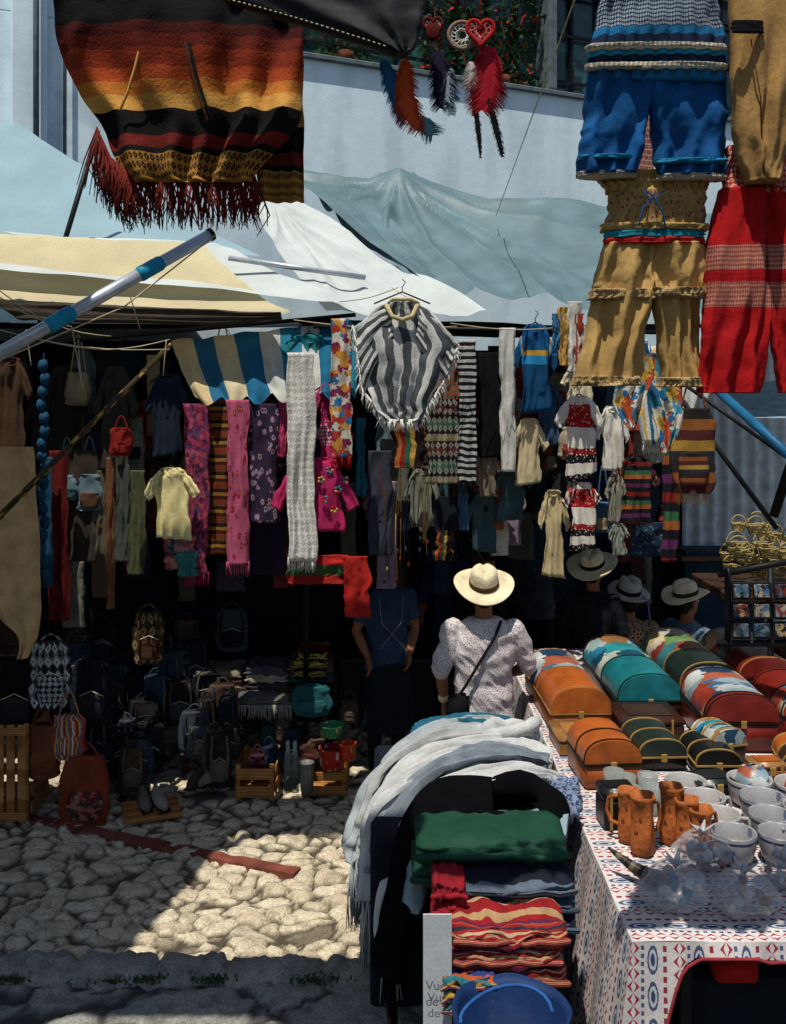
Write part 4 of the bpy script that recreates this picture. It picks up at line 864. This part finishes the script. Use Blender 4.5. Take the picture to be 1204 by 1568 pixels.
b=wrap('patterned_scarf',[(.80,4.6,.93),(.78,4.4,.95),(.76,4.25,.93)],[.06,.06,.05],.03,M('pscarf','#7a88a0',pat=weave('#3a4468',6,10)),3,.015,30,axis=Vector((1,0,0))); b.obj()
gc=M('green_cotton','#17402f',rough=.7,var=.3,bump=.3,bscale=20)
stack('folded_green_cloth',636,868,1292,1362,3.78,[gc,gc],.32,6).obj()
gst=M('grey_navy_wool','#fff',pat=stripes([(0,'#4c5664'),(.18,'#161b26'),(.4,'#566270'),(.55,'#1c222e'),(.75,'#4e5a68'),(.9,'#12161e')],0,1,.05)); 
stack('folded_striped_blanket',688,884,1352,1436,3.66,[gst,fab('#3a4450'),gst],.26,5).obj()
stack('folded_red_cloth',664,716,1356,1462,3.6,[fab('#8a1a26')]*4,.2,4).obj()
rst=M('red_serape_fabric','#fff',pat=stripes(['#8c1c20','#a88860','#8c1c20','#5a2040','#98402a','#8c1c20','#2a2a34','#982428','#b09a7a','#8c1c20'],0,4.5,.05),bump=.4,bscale=90)
stack('folded_serape_blanket',692,866,1424,1520,3.46,[rst,rst,rst],.24,8).obj()
rb_=M('rainbow_serape','#fff',pat=stripes(['#a8502a','#2a6a70','#a8883a','#7a2430','#2a3a70'],0,3,.05)); stack('folded_rainbow_cloth',680,760,1500,1556,3.42,[rb_,rb_,rb_],.2,5).obj()
b=B('blue_shopping_bag'); nvb=M('navy_nylon','#16305a',rough=.6,var=.4,bump=.6,bscale=12); c=S(782,1566,3.25)
b.lathe(c-Vector((0,0,.25)),[(.12,0),(.17,.05),(.19,.22),(.2,.30),(.195,.305),(.18,.27),(.15,.15),(.02,.10)],nvb,60,fn=lambda q,a:q+Vector((.02*noise.noise(Vector((math.cos(a)*1.5,math.sin(a)*1.5,q.z*9))),.02*noise.noise(Vector((math.cos(a)*1.5,math.sin(a)*1.5,q.z*9+5))),.03*noise.noise(Vector((math.cos(a)*1.2,math.sin(a)*1.2,3))))))
b.chain([c+Vector((.15*math.cos(a)-.02,.10*math.sin(a)-.05,.07+.03*math.sin(a*1.5))) for a in [k*.25 for k in range(14)]],.006,fab('#2a5a9a'),8); b.obj()
par2=bpy.data.objects.new('white_paper_sign',None); sc.collection.objects.link(par2)
b=B('panel'); b.box(S(670,1500,3.44),(.10,.008,.46),M('paper','#b4b8ba',rough=.6,bump=.05,var=.12),bev=0); b.obj(par2)
for i,tx in enumerate(['Vue','de']):
    cu=bpy.data.curves.new('lettering','FONT'); cu.body=tx; cu.size=.045; o=bpy.data.objects.new('lettering',cu); sc.collection.objects.link(o); o.location=S(652,1516+24*i,3.42); o.rotation_euler=(math.pi/2,0,0); o.data.materials.append(M('print','#5a5f66')); o.parent=par2
# ---------------- PEOPLE
def figure(name,x,y,face,hgt,shirtm,pantm,armL,armR,vox=.010,slv=.6,hat=None,skinm=skin,hem=.80,skirt=False,build=1.0,hairm=hair,sit=False,hatz=0,wrk=.010):
    k=hgt/1.70; b=B('src'); dz=-.40 if sit else 0
    def ringl(rs,mat,n=24):
        P=[]
        for (cy,z,rx,ry) in rs: P.append([Vector((rx*build*math.copysign(abs(math.cos(a))**.85,math.cos(a)),cy+ry*math.sin(a),z)) for a in [2*math.pi*j/n for j in range(n)]])
        b.grid(P,mat,True,None,True,True)
    ringl([(0,hem,.185,.14),(0,.92,.178,.135),(0,1.04,.165,.125),(0,1.16,.178,.13),(.0,1.28,.195,.13),(-.005,1.36,.192,.115),(-.005,1.41,.15,.095),(0,1.445,.085,.075)],shirtm)
    ringl([(0,.76,.165,.125),(0,.9,.16,.12),(0,1.0,.14,.1)],pantm)
    if skirt: ringl([(0,.35,.24,.22),(0,.6,.21,.18),(0,.95,.165,.125)],pantm)
    b.chain([(0,-.005,1.40),(0,0,1.48),(0,.012,1.56)],[.062,.055,.056],skinm,16)
    b.ell((0,.012,1.605),(.075,.094,.112),skinm,n=20,m=14); b.ell((0,.045,1.55),(.052,.055,.05),skinm)
    b.chain([(0,.098,1.625),(0,.118,1.592)],[.010,.016],skinm,8); b.ell((0,.095,1.557),(.026,.014,.008),skinm,n=8,m=6)
    for s in (-1,1): b.ell((s*.077,.005,1.6),(.012,.022,.032),skinm,n=8,m=6)
    b.ell((0,-.012,1.625),(.079,.092,.106),hairm,n=20,m=14); b.ell((0,-.045,1.57),(.060,.045,.05),hairm)
    def arm(s,el,wr,hd):
        sh=Vector((s*.175*build,-.005,1.375)); el=Vector(el);wr=Vector(wr)
        b.chain([sh,sh.lerp(el,.5),el,el.lerp(wr,.4),wr],[.055,.048,.04,.04,.026],skinm,14)
        e=sh.lerp(el,min(slv/.5,1)) if slv<=.5 else el.lerp(wr,(slv-.5)*2)
        pts=[sh,sh.lerp(el,.5)]+([el] if slv>.5 else [])+[e]; rr=[.078,.07]+([.062] if slv>.5 else [])+[.062 if slv<.9 else .042]
        if (pts[-1]-pts[-2]).length<.01: pts.pop();rr.pop()
        b.chain(pts,rr,shirtm,16)
        hd=Vector(hd).normalized(); side=hd.cross(Vector((s,0,0))); 
        if side.length<.1: side=Vector((0,1,0))
        side.normalize(); nrm=hd.cross(side).normalized()
        b.chain([wr,wr+hd*.04,wr+hd*.085],[.024,.038,.036],skinm,12,flat=.5,up=nrm)
        for q,(off,ln) in enumerate(((-.03,.062),(-.01,.074),(.01,.07),(.028,.055))):
            p0=wr+hd*.08+side*off; cdir=-nrm*s
            b.chain([p0-hd*.02,p0+hd*ln*.4,p0+hd*ln*.75+cdir*.014,p0+hd*ln+cdir*.034],[.0095,.0092,.0085,.007],skinm,8)
        b.chain([wr+hd*.02-side*.022,wr+hd*.05-side*.048,wr+hd*.08-side*.056],[.013,.011,.009],skinm,8)
    arm(-1,*armL); arm(1,*armR)
    if dz:
        for q in b.v: q.z+=dz
    for s in (-1,1):
        if sit:
            b.chain([(s*.09,0,.50),(s*.11,.22,.50),(s*.12,.42,.47),(s*.12,.42,.28),(s*.12,.40,.09)],[.092,.08,.066,.058,.05],pantm,14); fy=.40
        else:
            b.chain([(s*.09,0,.86),(s*.1,.015,.48),(s*.1,-.01,.09)],[.092,.066,.052],pantm,14); fy=0
        b.chain([(s*.1,fy-.05,.045),(s*.105,fy+.06,.04),(s*.11,fy+.14,.03)],[.042,.045,.032],black,10)
    o=b.obj(); ms=o.data; src=o.location.copy()
    bvh=BVHTree.FromPolygons([v.co for v in ms.vertices],[tuple(p.vertices) for p in ms.polygons]); smi=[p.material_index for p in ms.polygons]
    md=o.modifiers.new('r','REMESH'); md.mode='VOXEL'; md.voxel_size=vox; md2=o.modifiers.new('s','SMOOTH'); md2.iterations=3; md2.factor=.5
    dg=bpy.context.evaluated_depsgraph_get(); me=bpy.data.meshes.new_from_object(o.evaluated_get(dg)); 
    me.materials.clear()
    for m in b.mats: me.materials.append(m)
    nV=len(me.vertices); co_=[0.0]*(nV*3); no_=[0.0]*(nV*3); me.vertices.foreach_get('co',co_); me.vertices.foreach_get('normal',no_)
    mi=[]; si=b.mats.index(shirtm); sv=set()
    nP=len(me.polygons); cen=[0.0]*(nP*3); me.polygons.foreach_get('center',cen)
    for i in range(nP):
        r=bvh.find_nearest(Vector(cen[i*3:i*3+3])); m_=smi[r[2]] if r[2] is not None else 0; mi.append(m_)
        if m_==si: sv.update(me.polygons[i].vertices)
    me.polygons.foreach_set('material_index',mi); me.polygons.foreach_set('use_smooth',[True]*nP)
    for v in sv:
        x_,y_,z_=co_[v*3]+src.x,co_[v*3+1]+src.y,co_[v*3+2]+src.z
        f=noise.noise(Vector((x_*7,y_*7,z_*12)))+.7*(.3-abs(noise.noise(Vector((x_*10,y_*8,z_*15+x_*14)))))
        f*=wrk
        for q in range(3): co_[v*3+q]+=no_[v*3+q]*f
    me.vertices.foreach_set('co',co_); me.update()
    me.name=name; b0=bpy.data.objects.new(name,me); sc.collection.objects.link(b0)
    W4=Matrix.Translation((x,y,0))@Matrix.Rotation(face,4,'Z')@Matrix.Scale(k,4)
    b0.matrix_world=W4@Matrix.Translation(src)
    bpy.data.objects.remove(o)
    tr=lambda q: W4@(Vector(q)+Vector((0,0,dz)))
    ex=B('details')
    for s in (-1,1): ex.ell(tr((s*.03,.1,1.612)),(.010,.010,.007),white,n=8,m=6); ex.ell(tr((s*.03,.109,1.612)),(.005,.005,.005),black,n=8,m=6)
    if hat:
        mt,bandm,rb,rc,hc,tilt,up=hat; mx=Matrix.Rotation(face,3,'Z')@Matrix.Rotation(tilt,3,'X'); c=tr((0,-.01,1.665+hatz))
        def bf(q,a): rr=math.hypot(q.x,q.y); t=max(0,(rr-rc)/(rb-rc)); return Vector((q.x,q.y*1.08,q.z+up*t*t*(math.cos(2*a)*.9+.25)+.004*noise.noise(Vector((math.cos(a),math.sin(a),t)))))
        ex.lathe(c,[(rc*.98,-.002),(rc*1.1,0),(rc+(rb-rc)*.5,-.004),(rb*.97,.004),(rb,.010),(rb*.98,.014),(rc+(rb-rc)*.5,.008),(rc*1.08,.012),(rc*1.01,.02)],mt,48,fn=bf,mx=mx)
        def cf(q,a):
            z=q.z; 
            if z>hc*.6: q=Vector((q.x*(1-.22*(z-hc*.6)/(hc*.4)*max(0,math.sin(a))),q.y,z-.018*math.exp(-(q.x/.02)**2)))
            return Vector((q.x,q.y*1.12,q.z))
        ex.lathe(c,[(rc*1.0,0),(rc*1.0,hc*.25),(rc*.97,hc*.6),(rc*.9,hc*.88),(rc*.75,hc*.98),(rc*.4,hc),(.004,hc*.97)],mt,40,fn=cf,mx=mx)
        ex.lathe(c,[(rc*1.0,.012),(rc*1.04,.016),(rc*1.04,.042),(rc*.99,.046)],bandm,40,fn=lambda q,a:Vector((q.x,q.y*1.12,q.z)),mx=mx)
    if sit:
        st=B('wooden_stool'); st.box((x,y,.38*k),(.34,.34,.04),dwood,rot=face)
        for sx in (-.13,.13):
            for sy in (-.13,.13): st.cyl(Vector((x+sx,y+sy,0)),Vector((x+sx,y+sy,.36*k)),.018,dwood)
        st.obj()
    return b0,ex,tr
def fin(fg,ex):
    bpy.context.view_layer.update()
    o=ex.obj(); o.parent=fg; o.matrix_parent_inverse=fg.matrix_world.inverted()
shm=M('patterned_white_shirt','#c8c0be',pat=dots('#75636e',95,95,.34,sz=95),coord='OBJ',bump=.2,bscale=30,var=.2)
hb=M('hat_band_brown','#4a3a24'); drk=fab('#14161c')
fg,ex,tr=figure('man_in_straw_hat',.555,6.0,0,1.63,shm,drk,((-.275,-.03,1.12),(-.25,.05,.90),(.0,.15,-1)),((.285,.03,1.13),(.20,.25,1.02),(-.1,1,.1)),vox=.006,slv=.52,hat=(straw,hb,.185,.088,.125,.40,.02),build=1.1,hatz=-.015,wrk=.018)
ex.chain([tr((.10,-.08,1.44)),tr((.06,-.138,1.36)),tr((-.04,-.150,1.2)),tr((-.13,-.152,1.05)),tr((-.19,-.12,.95))],.010,black,8,flat=.6)
ex.box(tr((-.17,-.14,.90)),(.13,.06,.2),black,bev=.02,seg=3,rot=.3)
ex.chain([tr((-.256,.035,.935)),tr((-.253,.045,.92))],.034,cream,12); fin(fg,ex)
gh=M('grey_straw','#b4afa2',bump=.5,bscale=100); dh=M('dark_felt','#3a322a'); 
lp=M('leopard_print','#a08468',pat=dots('#241c18',45,45,.4,sz=45,fg2='#8a6a50'),coord='OBJ')
chk=M('blue_check','#4f667a',coord='OBJ',pat=dots('#8094a4',50,50,.3,sz=50))
ad=((-.25,-.0,1.12),(-.2,.16,.95),(0,.6,-1)); adr=((.25,.0,1.12),(.2,.16,.95),(0,.6,-1))
X=lambda u,d:(u-602)/F*d
fg,ex,tr=figure('woman_in_grey_hat',X(962,7.5),7.5,.2,1.66,lp,drk,ad,adr,hat=(gh,black,.16,.088,.12,.30,-.01),slv=.9,sit=True,build=1.05)
ex.chain([tr((.05,-.12,1.68)),tr((.09,-.16,1.62)),tr((.1,-.17,1.5))],.012,fab('#6a6a90'),6,flat=.4); ex.chain([tr((-.12,-.12,1.4)),tr((.02,-.14,1.2)),tr((.14,-.13,1.0))],.01,black,6,flat=.5)
fin(fg,ex)
tst=M('tan_straw','#e0d0a8',bump=.5,bscale=100)
for (nm,u_,d_,fa,hg,sm_,ht,st_) in [('man_in_hat',748,7.9,.1,1.58,drk,(fab('#9a8a68'),black,.17,.09,.12,.05,.03),False),('man_in_hat',908,7.4,-.5,1.49,drk,(tst,black,.19,.09,.12,.40,.02),False),('man_in_checked_shirt',1052,7.6,-1.0,1.60,chk,(straw,dh,.18,.09,.12,.2,.03),True),('man_in_hat',820,8.8,.0,1.60,fab('#4a4a50'),(tst,black,.17,.09,.12,.2,.02),False)]:
    fg,ex,tr=figure(nm,X(u_,d_),d_,fa,hg,sm_,drk,ad,adr,hat=ht,slv=.8,sit=st_); fin(fg,ex)
ap=M('apron_dress','#2f4058',coord='OBJ'); fg,ex,tr=figure('woman_in_apron',X(592,7.2),7.2,math.pi+.3,1.56,ap,ink,((-.24,.0,1.12),(-.16,.12,.95),(0.3,.5,-1)),adr,slv=.3,skirt=True)
ex.chain([tr((-.1,.13,1.4)),tr((-.08,.145,1.2)),tr((.1,.15,1.0))],.0025,fab('#8a9098'),5); ex.chain([tr((.1,.13,1.4)),tr((.08,.145,1.2)),tr((-.1,.15,1.0))],.0025,fab('#8a9098'),5); fin(fg,ex)
fg,ex,tr=figure('man_in_dark_shirt',X(690,8.2),8.2,.4,1.62,fab('#1b2a48'),drk,ad,adr,slv=.5); fin(fg,ex)
# ---------------- right background
b=B('postcard_rack'); 
for yy in (0,1):
    b.cyl(S(1115+95*yy,870-25*yy,5.9),S(1115+95*yy,1000,5.9),.02,dmetal)
b.cyl(S(1100,880,5.9),S(1260,850,5.9),.02,dmetal); b.cyl(S(1100,985,5.9),S(1260,985,5.9),.02,dmetal)
for i in range(4):
    for j in range(3):
        kk=i*3+j; cl=random.sample(['#8a8478','#5a6a70','#6a2a20','#283038','#a08a60','#3a5a78','#1c1c20'],4)
        b.box(S(1135+32*i,905+30*j,5.85),(.09,.01,.08),M('card%d'%kk,'#888',rough=.3,pat=cells(cl,3+i,3+j,.6)),mx=Matrix.Rotation(-.2+random.uniform(-.1,.1),3,'X')); b.box(S(1135+32*i,905+30*j,5.87),(.115,.01,.105),dmetal,mx=Matrix.Rotation(-.2,3,'X'))
b.obj()
wk=M('wicker','#a8935c',bump=.9,bscale=60)
b=B('wicker_baskets')
for k in range(26):
    c=S(random.uniform(1110,1215),random.uniform(800,872),6.2+random.random()*.4); r=random.uniform(.04,.075)
    for q in range(4): b.chain([c+Vector((r*(1-.1*q)*math.cos(a),r*(1-.1*q)*math.sin(a)*.7,-.016*q+.004*math.sin(a*6+q))) for a in [j*.35 for j in range(19)]],.006,wk,6)
    b.chain([c+Vector((r*math.cos(a),0,r*1.2*math.sin(a))) for a in [math.pi*j/8 for j in range(9)]],.005,wk,6)
b.obj()
b=B('basket_counter'); b.box(S(1190,900,6.5),(.9,.8,.05),dwood); b.cyl(S(1180,870,6.2),Vector((S(1180,870,6.2).x,6.2,0)),.02,dmetal); b.cyl(S(1185,790,6.3),S(1260,560,6.0),.03,dmetal); b.obj()
b=B('blue_tarp_roof'); b.grid([[S(1100,600,9),S(1300,560,9)],[S(1130,640,7.5),S(1300,640,7.5)]],M('blue_white_tarp','#9cc0cc',trans=.4)); b.obj()
b=B('distant_stall'); b.box(S(1100,900,10),(.8,.4,.8),fab('#2a3a48')); b.box(S(1100,850,10),(.9,.5,.04),fab('#7a5a40')); b.obj()
